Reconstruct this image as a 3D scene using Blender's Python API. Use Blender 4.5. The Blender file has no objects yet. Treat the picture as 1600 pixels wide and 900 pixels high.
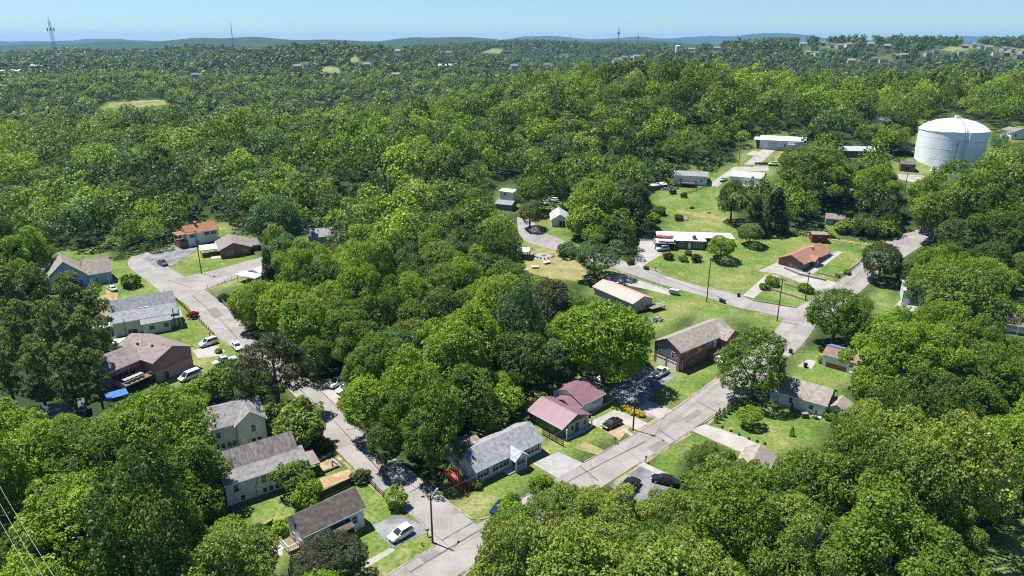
import bpy, math, random
import numpy as np
from mathutils import Vector, Matrix
R = random.Random(7)
NR = np.random.RandomState(11)
SC = bpy.context.scene
COL = SC.collection
# ------------------------------------------------------------------ camera, sky, sun, exposure
CAM_H, FPX, PITCH = 72.0, 1090.0, math.radians(19.6)
cam = bpy.data.cameras.new('camera'); cam.sensor_width = 36; cam.lens = FPX / 1600 * 36
cam.clip_start = 1; cam.clip_end = 60000
co = bpy.data.objects.new('camera', cam); COL.objects.link(co)
co.location = (0, 0, CAM_H); co.rotation_euler = (math.pi / 2 - PITCH, 0, 0); SC.camera = co
SUN_EL = math.radians(66); SUN_AZ = math.atan2(-0.87, 0.49)        # towards the back left, high
W = bpy.data.worlds.new('World'); SC.world = W; W.use_nodes = True
wn, wl = W.node_tree.nodes, W.node_tree.links
sky = wn.new('ShaderNodeTexSky'); sky.sky_type = 'NISHITA'; sky.sun_disc = False
sky.sun_elevation = SUN_EL; sky.sun_rotation = SUN_AZ; sky.altitude = 300; sky.air_density = 1.0; sky.dust_density = 0.0; sky.ozone_density = 3.0
bg = wn['Background']; tn = wn.new('ShaderNodeMix'); tn.data_type = 'RGBA'; tn.blend_type = 'MULTIPLY'; tn.inputs[0].default_value = 1
tn.inputs[7].default_value = (0.70, 0.93, 1.2, 1); wl.new(sky.outputs[0], tn.inputs[6]); wl.new(tn.outputs[2], bg.inputs[0]); bg.inputs[1].default_value = 0.06
sun = bpy.data.lights.new('sun', 'SUN'); sun.energy = 5.0; sun.angle = math.radians(0.5); sun.color = (1, 0.965, 0.9)
so = bpy.data.objects.new('sun', sun); COL.objects.link(so)
sd = Vector((math.sin(SUN_AZ) * math.cos(SUN_EL), math.cos(SUN_AZ) * math.cos(SUN_EL), math.sin(SUN_EL)))
so.rotation_euler = sd.to_track_quat('Z', 'Y').to_euler(); so.location = (0, 0, 200)
SC.view_settings.view_transform = 'Standard'; SC.view_settings.look = 'None'; SC.view_settings.exposure = 0.9
SC.view_settings.gamma = 1; SC.view_settings.use_curve_mapping = False
SC.cycles.max_bounces = 6; SC.cycles.diffuse_bounces = 3; SC.cycles.transmission_bounces = 3; SC.cycles.volume_bounces = 0
SC.cycles.use_denoising = False; SC.cycles.filter_width = 1.15; SC.cycles.sample_clamp_indirect = 4
# ------------------------------------------------------------------ terrain
def S(a, b, t):
    t = np.clip((t - a) / (b - a), 0, 1); return t * t * (3 - 2 * t)
HILLS = [(-430, 1950, 330, 330, 52), (-1150, 2600, 420, 300, 40), (1250, 2050, 560, 380, 74), (620, 2150, 330, 300, 50), (350, 3300, 900, 420, 62),
         (-2300, 5200, 1500, 700, 60), (-700, 5600, 1300, 600, 52), (1000, 5400, 1500, 700, 50), (3600, 4700, 1500, 800, 66), (2300, 3600, 700, 400, 40),
         (-1500, 14500, 1100, 900, 105), (600, 14800, 900, 900, 120), (2600, 14500, 1100, 900, 135), (5000, 14800, 1500, 900, 170), (-5500, 13000, 2500, 900, 60), (8300, 14000, 2500, 900, 120)]
def hgt(x, y):
    x = np.asarray(x, float); y = np.asarray(y, float)
    w = S(-170, 50, x)
    z = 34 * S(190, 430, y) * w - S(490, 830, y) * w * 46
    z = z + (1 - w) * (11 * S(255, 410, y) - 30 * S(440, 640, y) + 19 * S(760, 1100, y))
    z = z + S(230, 330, y) * (1 - S(900, 1300, y)) * (4.5 * np.sin(x / 47 + y / 90 + .7) + 3.5 * np.sin(x / 83 - y / 61 + 2))
    f = S(800, 1400, y)
    z = z + f * (7 * np.sin(x / 190 + 1.3) * np.cos(y / 260) + 5 * np.sin(x / 87 + y / 130) + 4 * np.cos(x / 330 - y / 170 + 2))
    f2 = S(3500, 5000, y)
    z = z + f2 * (9 * np.sin(x / 420 + .5) + 7 * np.sin(x / 233 + 2 + y / 700) + 4 * np.sin(x / 121)) + S(10000, 12000, y) * (26 * np.sin(x / 610) + 14 * np.sin(x / 290 + 1))
    for (hx, hy, sx, sy, a) in HILLS:
        z = z + a * np.exp(-((x - hx) / sx) ** 2 - ((y - hy) / sy) ** 2)
    return z
def hz(x, y): return float(hgt(x, y))
SP, CP = math.sin(PITCH), math.cos(PITCH)
def G(px, py, dz=0.0):
    """ground point (or a point dz above the ground) seen at this place of the photograph"""
    a = (px - 800) / FPX; b = (450 - py) / FPX
    d = (a, CP + b * SP, -SP + b * CP)
    t = 20.0; st = 1.0
    while t < 20000:
        if CAM_H + d[2] * t < hz(d[0] * t, d[1] * t) + dz: break
        st = max(1.0, t * 0.012); t += st
    lo, hi = t - st, t
    for _ in range(30):
        m = (lo + hi) / 2
        if CAM_H + d[2] * m < hz(d[0] * m, d[1] * m) + dz: hi = m
        else: lo = m
    return Vector((d[0] * hi, d[1] * hi, hz(d[0] * hi, d[1] * hi)))
def proj(x, y, z):
    dz = z - CAM_H; dep = y * CP - dz * SP; up = y * SP + dz * CP
    return 800 + FPX * x / dep, 450 - FPX * up / dep, dep
def inpoly(p, poly):
    x, y = p; c = False; n = len(poly); j = n - 1
    for i in range(n):
        xi, yi = poly[i]; xj, yj = poly[j]
        if (yi > y) != (yj > y) and x < (xj - xi) * (y - yi) / (yj - yi) + xi: c = not c
        j = i
    return c
# ------------------------------------------------------------------ materials
MATS = {}
def mat(name, col, rough=0.7, var=0.12, scale=2.0, col2=None, bump=0.0, bscale=20, metal=0.0, spec=0.3, coord='Object', detail=4, stretch=None):
    if name in MATS: return MATS[name]
    m = bpy.data.materials.new(name); m.use_nodes = True; MATS[name] = m
    nt = m.node_tree; n, l = nt.nodes, nt.links; p = n['Principled BSDF']
    p.inputs['Roughness'].default_value = rough; p.inputs['Metallic'].default_value = metal
    p.inputs['Specular IOR Level'].default_value = spec
    tc = n.new('ShaderNodeTexCoord'); mp = n.new('ShaderNodeMapping'); l.new(tc.outputs[coord], mp.inputs[0])
    if stretch: mp.inputs['Scale'].default_value = stretch
    nz = n.new('ShaderNodeTexNoise'); nz.inputs['Scale'].default_value = scale; nz.inputs['Detail'].default_value = detail
    nz.inputs['Roughness'].default_value = 0.65
    l.new(mp.outputs[0], nz.inputs['Vector'])
    rp = n.new('ShaderNodeValToRGB'); l.new(nz.outputs[0], rp.inputs[0])
    c2 = col2 or tuple(c * (1 - 2 * var) for c in col)
    rp.color_ramp.elements[0].position = 0.32; rp.color_ramp.elements[1].position = 0.66
    rp.color_ramp.elements[0].color = (*c2, 1); rp.color_ramp.elements[1].color = (*[min(1, c * (1 + var)) for c in col], 1)
    l.new(rp.outputs[0], p.inputs['Base Color'])
    if bump:
        b = n.new('ShaderNodeTexNoise'); b.inputs['Scale'].default_value = bscale; l.new(mp.outputs[0], b.inputs['Vector'])
        bp = n.new('ShaderNodeBump'); bp.inputs['Strength'].default_value = bump; bp.inputs['Distance'].default_value = 0.05
        l.new(b.outputs[0], bp.inputs['Height']); l.new(bp.outputs[0], p.inputs['Normal'])
    return m
def brickmat(name, c1, c2, mortar, scale=1.0):
    if name in MATS: return MATS[name]
    m = mat(name, c1, 0.85); n, l = m.node_tree.nodes, m.node_tree.links; p = n['Principled BSDF']
    tc = n.new('ShaderNodeTexCoord'); sx = n.new('ShaderNodeSeparateXYZ'); l.new(tc.outputs['Object'], sx.inputs[0])
    ad = n.new('ShaderNodeMath'); l.new(sx.outputs[0], ad.inputs[0]); l.new(sx.outputs[1], ad.inputs[1])
    cx = n.new('ShaderNodeCombineXYZ'); l.new(ad.outputs[0], cx.inputs[0]); l.new(sx.outputs[2], cx.inputs[1])
    b = n.new('ShaderNodeTexBrick'); l.new(cx.outputs[0], b.inputs[0]); b.inputs['Scale'].default_value = 2.2 * scale
    b.inputs['Color1'].default_value = (*c1, 1); b.inputs['Color2'].default_value = (*c2, 1); b.inputs['Mortar'].default_value = (*mortar, 1)
    b.inputs['Mortar Size'].default_value = 0.015
    l.new(b.outputs[0], p.inputs['Base Color']); return m
def siding(name, col, pitch=0.2, vert=False, var=0.06, rough=0.6):
    """painted lap siding (or standing-seam metal when vert): boards shaped by a bump wave"""
    if name in MATS: return MATS[name]
    m = mat(name, col, rough, var, 0.8); n, l = m.node_tree.nodes, m.node_tree.links; p = n['Principled BSDF']
    tc = n.new('ShaderNodeTexCoord'); w = n.new('ShaderNodeTexWave'); w.wave_profile = 'SAW'; w.bands_direction = 'Z'
    w.inputs['Scale'].default_value = 0.314 / pitch; l.new(tc.outputs['Object'], w.inputs[0])
    b = n.new('ShaderNodeBump'); b.inputs['Strength'].default_value = 0.6; b.inputs['Distance'].default_value = 0.03
    l.new(w.outputs[0], b.inputs['Height']); l.new(b.outputs[0], p.inputs['Normal']); return m
def shingle(name, col, var=0.2):
    m = mat(name, col, 0.9, var, 1.3, detail=9, bump=0.5, bscale=9, spec=0.15); return m
def glassmat():
    m = mat('glass', (0.03, 0.04, 0.05), 0.08, 0.3, 0.6, spec=0.7); return m
GLASS = glassmat()
WHITE = mat('white_paint', (0.72, 0.72, 0.70), 0.5, 0.05, 1.5)
DARK = mat('dark_rubber', (0.02, 0.02, 0.021), 0.8, 0.2, 5)
WOODP = mat('pole_wood', (0.10, 0.075, 0.055), 0.9, 0.25, 3, stretch=(6, 6, 0.4))
WOODD = mat('deck_wood', (0.22, 0.16, 0.10), 0.85, 0.25, 3)
METAL = mat('galvanised', (0.42, 0.43, 0.44), 0.4, 0.1, 3, metal=0.6)
BARK = mat('bark', (0.13, 0.10, 0.075), 0.95, 0.3, 6, stretch=(4, 4, 0.6))
def blendmat(name, stops, scale, rough=0.95, fine=None, bump=0.3, attr=None, attrcol=None, grain=(.6, 1.35), dry=None):
    """ground material: colour ramp over a broad noise, multiplied by fine grain; optionally another ground cover where attr is 1"""
    m = bpy.data.materials.new(name); m.use_nodes = True; MATS[name] = m
    nt = m.node_tree; n, l = nt.nodes, nt.links; p = n['Principled BSDF']; p.inputs['Roughness'].default_value = rough
    p.inputs['Specular IOR Level'].default_value = 0.15
    g = n.new('ShaderNodeNewGeometry')
    nz = n.new('ShaderNodeTexNoise'); nz.inputs['Scale'].default_value = scale; nz.inputs['Detail'].default_value = 7; nz.inputs['Roughness'].default_value = 0.62
    l.new(g.outputs['Position'], nz.inputs['Vector'])
    rp = n.new('ShaderNodeValToRGB'); l.new(nz.outputs[0], rp.inputs[0])
    rp.color_ramp.elements[0].position = stops[0][0]; rp.color_ramp.elements[0].color = (*stops[0][1], 1)
    rp.color_ramp.elements[1].position = stops[-1][0]; rp.color_ramp.elements[1].color = (*stops[-1][1], 1)
    for s, c in stops[1:-1]:
        e = rp.color_ramp.elements.new(s); e.color = (*c, 1)
    fz = n.new('ShaderNodeTexNoise'); fz.inputs['Scale'].default_value = fine or scale * 25; fz.inputs['Detail'].default_value = 3
    l.new(g.outputs['Position'], fz.inputs['Vector'])
    mr = n.new('ShaderNodeMapRange'); mr.inputs[1].default_value = 0.3; mr.inputs[2].default_value = 0.7; mr.inputs[3].default_value = grain[0]; mr.inputs[4].default_value = grain[1]
    l.new(fz.outputs[0], mr.inputs[0])
    mx = n.new('ShaderNodeMix'); mx.data_type = 'RGBA'; mx.blend_type = 'MULTIPLY'; mx.inputs[0].default_value = 1
    l.new(rp.outputs[0], mx.inputs[6]); l.new(mr.outputs[0], mx.inputs[7])
    out = mx.outputs[2]
    if dry:
        dn = n.new('ShaderNodeTexNoise'); dn.inputs['Scale'].default_value = 0.23; dn.inputs['Detail'].default_value = 8; dn.inputs['Roughness'].default_value = .7; l.new(g.outputs['Position'], dn.inputs['Vector'])
        dm = n.new('ShaderNodeMapRange'); dm.inputs[1].default_value = .53; dm.inputs[2].default_value = .70; dm.inputs[4].default_value = .8; l.new(dn.outputs[0], dm.inputs[0])
        d2 = n.new('ShaderNodeMix'); d2.data_type = 'RGBA'; l.new(dm.outputs[0], d2.inputs[0]); l.new(out, d2.inputs[6]); d2.inputs[7].default_value = (*dry, 1); out = d2.outputs[2]
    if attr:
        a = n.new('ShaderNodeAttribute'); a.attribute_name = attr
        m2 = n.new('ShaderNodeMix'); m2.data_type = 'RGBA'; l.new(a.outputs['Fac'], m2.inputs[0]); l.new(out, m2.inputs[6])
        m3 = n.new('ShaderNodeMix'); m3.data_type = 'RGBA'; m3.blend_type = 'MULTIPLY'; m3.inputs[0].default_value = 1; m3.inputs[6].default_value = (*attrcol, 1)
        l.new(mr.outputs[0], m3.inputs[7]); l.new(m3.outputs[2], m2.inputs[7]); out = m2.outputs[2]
    l.new(out, p.inputs['Base Color'])
    if bump:
        bp = n.new('ShaderNodeBump'); bp.inputs['Strength'].default_value = bump; bp.inputs['Distance'].default_value = 0.1
        l.new(fz.outputs[0], bp.inputs['Height']); l.new(bp.outputs[0], p.inputs['Normal'])
    return m
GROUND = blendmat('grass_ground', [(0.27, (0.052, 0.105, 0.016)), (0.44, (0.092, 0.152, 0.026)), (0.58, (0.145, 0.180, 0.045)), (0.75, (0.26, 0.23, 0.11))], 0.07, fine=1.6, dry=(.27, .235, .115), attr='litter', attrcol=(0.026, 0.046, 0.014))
ASPH = blendmat('worn_asphalt', [(0.3, (0.195, 0.180, 0.168)), (0.5, (0.245, 0.228, 0.214)), (0.7, (0.30, 0.28, 0.262))], 0.16, fine=5.0, bump=0.05, grain=(.88, 1.1))
FARW = blendmat('far_wood_ground', [(0.3, (0.016, 0.034, 0.014)), (0.6, (0.034, 0.066, 0.022)), (0.75, (0.06, 0.09, 0.03))], 0.02, fine=.12, bump=0.0)
CONC = blendmat('pale_concrete', [(0.3, (0.25, 0.232, 0.21)), (0.7, (0.37, 0.35, 0.32))], 0.3, fine=4, bump=0.05, grain=(.88, 1.1))
GRAV = blendmat('grey_gravel', [(0.3, (0.23, 0.225, 0.22)), (0.7, (0.34, 0.335, 0.325))], 0.5, fine=9, bump=0.4)
TAR = blendmat('dark_asphalt', [(0.3, (0.10, 0.10, 0.105)), (0.5, (0.17, 0.17, 0.175)), (0.7, (0.27, 0.27, 0.275))], 0.25, fine=4, bump=0.05, grain=(.85, 1.12))
DIRT = blendmat('bare_dirt', [(0.3, (0.22, 0.15, 0.085)), (0.55, (0.34, 0.24, 0.14)), (0.75, (0.42, 0.34, 0.22))], 0.5, fine=5)
DRY = blendmat('dry_grass', [(0.3, (0.12, 0.15, 0.035)), (0.5, (0.22, 0.20, 0.08)), (0.75, (0.32, 0.26, 0.14))], 0.3, fine=3)
FIELD = blendmat('pasture', [(0.3, (0.10, 0.15, 0.03)), (0.5, (0.16, 0.185, 0.05)), (0.75, (0.25, 0.23, 0.10))], 0.05, fine=.6)
def crackify(m):
    """thin dark cracks and sealed joints in the asphalt"""
    n, l = m.node_tree.nodes, m.node_tree.links; p = n['Principled BSDF']; src = p.inputs['Base Color'].links[0].from_socket
    g = n.new('ShaderNodeNewGeometry'); nz = n.new('ShaderNodeTexNoise'); nz.inputs['Scale'].default_value = 0.5; l.new(g.outputs['Position'], nz.inputs['Vector'])
    ad = n.new('ShaderNodeMix'); ad.data_type = 'RGBA'; ad.blend_type = 'ADD'; ad.inputs[0].default_value = 6.0
    l.new(g.outputs['Position'], ad.inputs[6]); l.new(nz.outputs['Color'], ad.inputs[7])
    v = n.new('ShaderNodeTexVoronoi'); v.feature = 'DISTANCE_TO_EDGE'; v.inputs['Scale'].default_value = 0.068; l.new(ad.outputs[2], v.inputs['Vector'])
    mr = n.new('ShaderNodeMapRange'); mr.inputs[1].default_value = 0.004; mr.inputs[2].default_value = 0.014; mr.inputs[3].default_value = 0.84; mr.inputs[4].default_value = 1.0
    l.new(v.outputs['Distance'], mr.inputs[0])
    mx = n.new('ShaderNodeMix'); mx.data_type = 'RGBA'; mx.blend_type = 'MULTIPLY'; mx.inputs[0].default_value = 1; l.new(src, mx.inputs[6]); l.new(mr.outputs[0], mx.inputs[7])
    l.new(mx.outputs[2], p.inputs['Base Color'])
crackify(ASPH); crackify(TAR)
def leafmat(name, attr):
    m = bpy.data.materials.new(name); m.use_nodes = True
    nt = m.node_tree; n, l = nt.nodes, nt.links; p = n['Principled BSDF']; out = n['Material Output']
    p.inputs['Roughness'].default_value = 0.5; p.inputs['Specular IOR Level'].default_value = 0.25
    if attr:
        a = n.new('ShaderNodeAttribute'); a.attribute_name = 'leafcol'; c = a.outputs['Color']
    else:
        a = n.new('ShaderNodeObjectInfo'); c = a.outputs['Color']
    t = n.new('ShaderNodeAttribute'); t.attribute_name = 'tint'
    rp = n.new('ShaderNodeValToRGB'); l.new(t.outputs['Fac'], rp.inputs[0])
    rp.color_ramp.elements[0].color = (0.5, 0.58, 0.66, 1); rp.color_ramp.elements[1].color = (1.5, 1.42, 1.15, 1)
    mx = n.new('ShaderNodeMix'); mx.data_type = 'RGBA'; mx.blend_type = 'MULTIPLY'; mx.inputs[0].default_value = 1
    l.new(c, mx.inputs[6]); l.new(rp.outputs[0], mx.inputs[7]); l.new(mx.outputs[2], p.inputs['Base Color'])
    tr = n.new('ShaderNodeBsdfTranslucent')
    m2 = n.new('ShaderNodeMix'); m2.data_type = 'RGBA'; m2.blend_type = 'MULTIPLY'; m2.inputs[0].default_value = 1; m2.inputs[7].default_value = (1.25, 1.35, 0.6, 1)
    l.new(mx.outputs[2], m2.inputs[6]); l.new(m2.outputs[2], tr.inputs[0])
    ms = n.new('ShaderNodeMixShader'); ms.inputs[0].default_value = 0.27; l.new(p.outputs[0], ms.inputs[1]); l.new(tr.outputs[0], ms.inputs[2])
    l.new(ms.outputs[0], out.inputs[0]); return m
LEAF = leafmat('leaf', False); LEAFV = leafmat('leaf_mass', True)
# ------------------------------------------------------------------ object helpers
def props(o, label=None, cat=None, group=None, kind=None):
    if label: o['label'] = label
    if cat: o['category'] = cat
    if group: o['group'] = group
    if kind: o['kind'] = kind
    return o
def empty(name, loc, rz=0.0, sc=1.0):
    o = bpy.data.objects.new(name, None); o.empty_display_size = 0.5; COL.objects.link(o)
    o.location = loc; o.rotation_euler = (0, 0, rz); o.scale = (sc, sc, sc); return o
def thing(name, label, cat, loc, rz=0.0, group=None, sc=1.0):
    return props(empty(name, loc, rz, sc), label, cat, group)
def link(name, me, parent=None):
    o = bpy.data.objects.new(name, me); COL.objects.link(o)
    if parent is not None: o.parent = parent
    return o
class MB:
    def __init__(s): s.v = []; s.f = []
    def poly(s, pts):
        i = len(s.v); s.v += [tuple(p) for p in pts]; s.f.append(tuple(range(i, i + len(pts))))
    def box(s, x0, x1, y0, y1, z0, z1):
        i = len(s.v); s.v += [(x0, y0, z0), (x1, y0, z0), (x1, y1, z0), (x0, y1, z0), (x0, y0, z1), (x1, y0, z1), (x1, y1, z1), (x0, y1, z1)]
        s.f += [tuple(i + k for k in q) for q in ((3, 2, 1, 0), (4, 5, 6, 7), (0, 1, 5, 4), (1, 2, 6, 5), (2, 3, 7, 6), (3, 0, 4, 7))]
        return s
    def prism(s, a, b):
        """a, b: matching loops of points; closed solid between them"""
        i = len(s.v); n = len(a); s.v += [tuple(p) for p in a] + [tuple(p) for p in b]
        s.f.append(tuple(i + k for k in range(n))[::-1]); s.f.append(tuple(i + n + k for k in range(n)))
        for k in range(n): s.f.append((i + k, i + (k + 1) % n, i + n + (k + 1) % n, i + n + k))
        return s
    def tube(s, pts, rads, n=8):
        pts = [Vector(p) for p in pts]; i0 = len(s.v)
        for k, p in enumerate(pts):
            d = (pts[min(k + 1, len(pts) - 1)] - pts[max(k - 1, 0)]).normalized()
            u = d.orthogonal().normalized(); w = d.cross(u); r = rads[k] if isinstance(rads, (list, tuple)) else rads
            for j in range(n):
                a = 2 * math.pi * j / n; s.v.append(tuple(p + (u * math.cos(a) + w * math.sin(a)) * r))
        for k in range(len(pts) - 1):
            for j in range(n):
                a = i0 + k * n + j; b = i0 + k * n + (j + 1) % n; s.f.append((a, b, b + n, a + n))
        s.f.append(tuple(i0 + j for j in range(n))[::-1]); e = i0 + (len(pts) - 1) * n; s.f.append(tuple(e + j for j in range(n)))
        return s
    def mesh(s, name, m, smooth=False):
        me = bpy.data.meshes.new(name); me.from_pydata(s.v, [], s.f); me.materials.append(m)
        import bmesh
        bm = bmesh.new(); bm.from_mesh(me); bmesh.ops.recalc_face_normals(bm, faces=bm.faces); bm.to_mesh(me); bm.free()
        if smooth: me.polygons.foreach_set('use_smooth', [True] * len(me.polygons))
        me.update(); return me
    def build(s, name, m, parent=None, smooth=False): return link(name, s.mesh(name, m, smooth), parent)
def bx(name, m, parent, *a): return MB().box(*a).build(name, m, parent)
# ------------------------------------------------------------------ ground sheets, roads, kerbs
def sheet(name, pts, m, off=0.03, world=False, step=5.0, kind='structure'):
    import bmesh
    P = [Vector((p[0], p[1], 0)) if world else G(*p) for p in pts]
    bm = bmesh.new(); vs = [bm.verts.new((p.x, p.y, 0)) for p in P]; bm.faces.new(vs)
    bmesh.ops.triangulate(bm, faces=bm.faces[:])
    for _ in range(7):
        lg = [e for e in bm.edges if e.calc_length() > step]
        if not lg: break
        bmesh.ops.subdivide_edges(bm, edges=lg, cuts=1); bmesh.ops.triangulate(bm, faces=bm.faces[:])
    for v in bm.verts: v.co.z = hz(v.co.x, v.co.y) + off + (0.03 if v.co.y > 195 else 0)
    bmesh.ops.recalc_face_normals(bm, faces=bm.faces)
    if bm.faces and sum(f.normal.z for f in bm.faces) < 0: bmesh.ops.reverse_faces(bm, faces=bm.faces)
    me = bpy.data.meshes.new(name); bm.to_mesh(me); bm.free(); me.materials.append(m)
    o = link(name, me); props(o, kind=kind); return o
def smoothline(P, it=2):
    for _ in range(it):
        Q = [P[0]]
        for a, b in zip(P, P[1:]): Q += [a * 0.75 + b * 0.25, a * 0.25 + b * 0.75]
        P = Q + [P[-1]]
    return P
def kerb(pts, w=0.16, hh=0.12, m=None):
    P = smoothline([G(*p) for p in pts]); mb = MB(); L = []
    for k, p in enumerate(P):
        d = P[min(k + 1, len(P) - 1)] - P[max(k - 1, 0)]; d.z = 0; d.normalize(); nrm = Vector((-d.y, d.x, 0)) * w / 2
        L.append((p - nrm, p + nrm))
    ring = []
    for a, b in L:
        za, zb = hz(a.x, a.y), hz(b.x, b.y)
        ring.append([(a.x, a.y, za - .1), (b.x, b.y, zb - .1), (b.x, b.y, zb + hh), (a.x, a.y, za + hh)])
    i0 = 0
    for r in ring: mb.v += r
    for k in range(len(ring) - 1):
        for j in range(4):
            a = k * 4 + j; b = k * 4 + (j + 1) % 4; mb.f.append((a, b, b + 4, a + 4))
    mb.f.append((0, 1, 2, 3)); e = (len(ring) - 1) * 4; mb.f.append((e, e + 1, e + 2, e + 3))
    o = mb.build('kerb', m or CONC); props(o, kind='structure'); return o
ROADS = []   # world polygons, no trunk may stand in them
def road(name, left, right, m=ASPH, off=0.06):
    poly = list(left) + list(right)[::-1]
    Pl = smoothline([G(*p) for p in left]); Pr = smoothline([G(*p) for p in right])
    pts = [(p.x, p.y) for p in Pl + Pr[::-1]]; ROADS.append(pts)
    return sheet(name, pts, m, off, world=True, step=4)
A_L = [(545, 935), (605, 900), (682, 852), (720, 832), (770, 807), (865, 750), (1000, 676), (1055, 641), (1130, 586), (1165, 560), (1207, 524), (1222, 503), (1242, 481)]
A_R = [(655, 935), (717, 899), (745, 879), (955, 753), (1000, 722), (1100, 660), (1152, 622), (1190, 592), (1237, 552), (1258, 535), (1278, 503)]
A2_L = [(1236, 486), (1291, 455), (1338, 418), (1357, 398), (1385, 376), (1415, 364), (1462, 352)]
A2_R = [(1276, 505), (1338, 462), (1360, 441), (1395, 414), (1425, 394), (1448, 380), (1492, 366)]
C_L = [(682, 853), (660, 818), (625, 794), (562, 742), (505, 682), (490, 650), (450, 608), (425, 586), (358, 541), (307, 496), (291, 474), (262, 462), (246, 455)]
C_R = [(745, 820), (725, 806), (687, 775), (637, 735), (562, 676), (525, 636), (490, 600), (455, 568), (390, 526), (357, 484), (330, 460), (314, 450)]
C2_L = [(258, 462), (240, 447), (212, 427), (198, 414), (204, 402)]
C2_R = [(318, 453), (287, 433), (267, 420), (247, 405), (228, 392)]
D_U = [(280, 434), (330, 424), (375, 411), (425, 398)]
D_L = [(314, 455), (360, 437), (395, 430), (425, 424)]
B_U = [(1246, 482), (1174, 471), (1159, 461), (1088, 447), (998, 416), (966, 406), (930, 396), (893, 384), (872, 372), (848, 364), (834, 350), (832, 338)]
B_L = [(1240, 503), (1197, 489), (1150, 481), (1116, 468), (1050, 450), (971, 424), (930, 411), (868, 391), (832, 383), (813, 373), (808, 352), (808, 340)]
road('street', A_L, A_R); road('street', A2_L, A2_R, off=0.064); road('street', C_L, C_R, off=0.064); road('street', C2_L, C2_R, off=0.068)
road('street', D_U, D_L, off=0.072, m=ASPH); road('street', B_U, B_L, off=0.068)
KB = mat('kerb_concrete', (0.34, 0.29, 0.24), 0.9, 0.25, 1.2)
kerb([(600, 902), (660, 866), (680, 853)], m=KB)
kerb([(682, 850), (672, 836), (668, 828)], m=KB); kerb([(658, 812), (625, 792), (562, 740), (505, 680), (490, 650), (452, 609)], m=KB)
kerb([(490, 598), (525, 634), (562, 674), (637, 733), (687, 773), (725, 804), (742, 813), (758, 811), (775, 803), (862, 750)], m=KB)
kerb([(912, 723), (1000, 675), (1055, 640), (1130, 585), (1165, 559), (1208, 522), (1223, 502)], m=KB)
kerb([(720, 899), (746, 880), (900, 787)], m=KB); kerb([(995, 727), (1080, 674)], m=KB); kerb([(1100, 662), (1152, 624), (1190, 594), (1238, 553), (1258, 537)], m=KB)
kerb([(357, 542), (307, 497), (293, 477)], m=KB); kerb([(392, 526), (358, 483), (316, 452)], m=KB); kerb([(241, 449), (236, 437), (212, 426), (190, 412)], m=KB); kerb([(288, 433), (268, 420)], m=KB)
kerb([(1292, 457), (1338, 420), (1355, 401)], m=KB)
# driveways, yards, patches
def drv(pts, m, off=0.03, name='driveway'): return sheet(name, pts, m, off)
drv([(580, 822), (622, 803), (664, 822), (668, 832), (612, 857)], TAR)
drv([(832, 724), (872, 706), (914, 725), (872, 748)], GRAV)
drv([(918, 661), (962, 640), (1014, 662), (1003, 676), (960, 656), (935, 668)], CONC)
drv([(936, 668), (960, 657), (984, 668), (968, 688)], DIRT, name='dirt_patch')
drv([(896, 700), (914, 690), (964, 712), (958, 718)], DRY, name='dirt_patch')
drv([(945, 612), (1008, 570), (1058, 586), (1038, 602), (1012, 625), (1052, 641), (1028, 657), (985, 640)], TAR, name='driveway')
drv([(1012, 626), (1050, 641), (1030, 655), (998, 638)], CONC, 0.036)
drv([(1078, 672), (1102, 663), (1160, 682), (1196, 700), (1200, 712), (1150, 704)], CONC)
drv([(952, 757), (997, 728), (1058, 752), (1040, 770), (985, 790)], TAR)
drv([(996, 727), (1004, 722), (1060, 748), (1056, 753)], CONC, 0.036, 'path')
drv([(566, 880), (612, 855), (618, 860), (572, 888)], CONC, name='path')
drv([(974, 668), (1008, 690), (1003, 693), (970, 671)], CONC, 0.036, 'path')
drv([(500, 748), (545, 733), (558, 743), (505, 764)], DIRT, name='dirt_patch')
drv([(496, 722), (522, 716), (534, 728), (500, 738)], DIRT, name='dirt_patch')
drv([(415, 860), (440, 852), (442, 868), (410, 872)], CONC, name='path')
drv([(180, 455), (150, 465), (160, 500), (178, 485)], DRY, name='dirt_patch')
drv([(300, 547), (338, 540), (352, 548), (345, 556), (310, 560)], CONC)
drv([(165, 452), (185, 460), (180, 474), (168, 470)], DIRT, name='dirt_patch')
drv([(222, 404), (250, 394), (312, 376), (305, 392), (268, 416), (245, 418)], TAR, 0.08)
drv([(496, 606), (522, 592), (556, 600), (530, 622), (525, 632)], CONC)
drv([(966, 428), (1000, 438), (1050, 454), (1048, 462), (1000, 450), (955, 441)], CONC)
drv([(940, 436), (972, 426), (985, 440), (960, 452)], CONC, 0.036)
drv([(1003, 368), (1016, 370), (1030, 384), (1034, 398), (1000, 419), (990, 412)], CONC)
drv([(1184, 424), (1214, 410), (1256, 426), (1300, 440), (1308, 442), (1286, 458), (1262, 447), (1215, 428)], CONC)
drv([(1196, 430), (1218, 430), (1178, 466), (1160, 462)], CONC, 0.034)
drv([(1256, 424), (1298, 398), (1310, 392), (1316, 395), (1290, 414), (1262, 434)], CONC, 0.038, 'path')
drv([(1230, 358), (1270, 366), (1270, 369), (1230, 361)], DRY, name='path')
drv([(1296, 372), (1350, 380), (1385, 370), (1380, 378), (1350, 386), (1296, 377)], DRY, name='path')
drv([(1398, 478), (1415, 462), (1440, 478), (1432, 490)], CONC)
drv([(1245, 572), (1262, 562), (1276, 564), (1268, 577)], CONC, name='path')
drv([(1058, 327), (1095, 334), (1135, 342), (1132, 347), (1090, 339), (1056, 331)], DRY, name='path')
drv([(1105, 290), (1122, 278), (1147, 261), (1200, 260), (1202, 267), (1146, 269), (1122, 292)], CONC)
drv([(1163, 257), (1192, 233), (1211, 235), (1186, 258)], CONC, 0.034)
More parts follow.
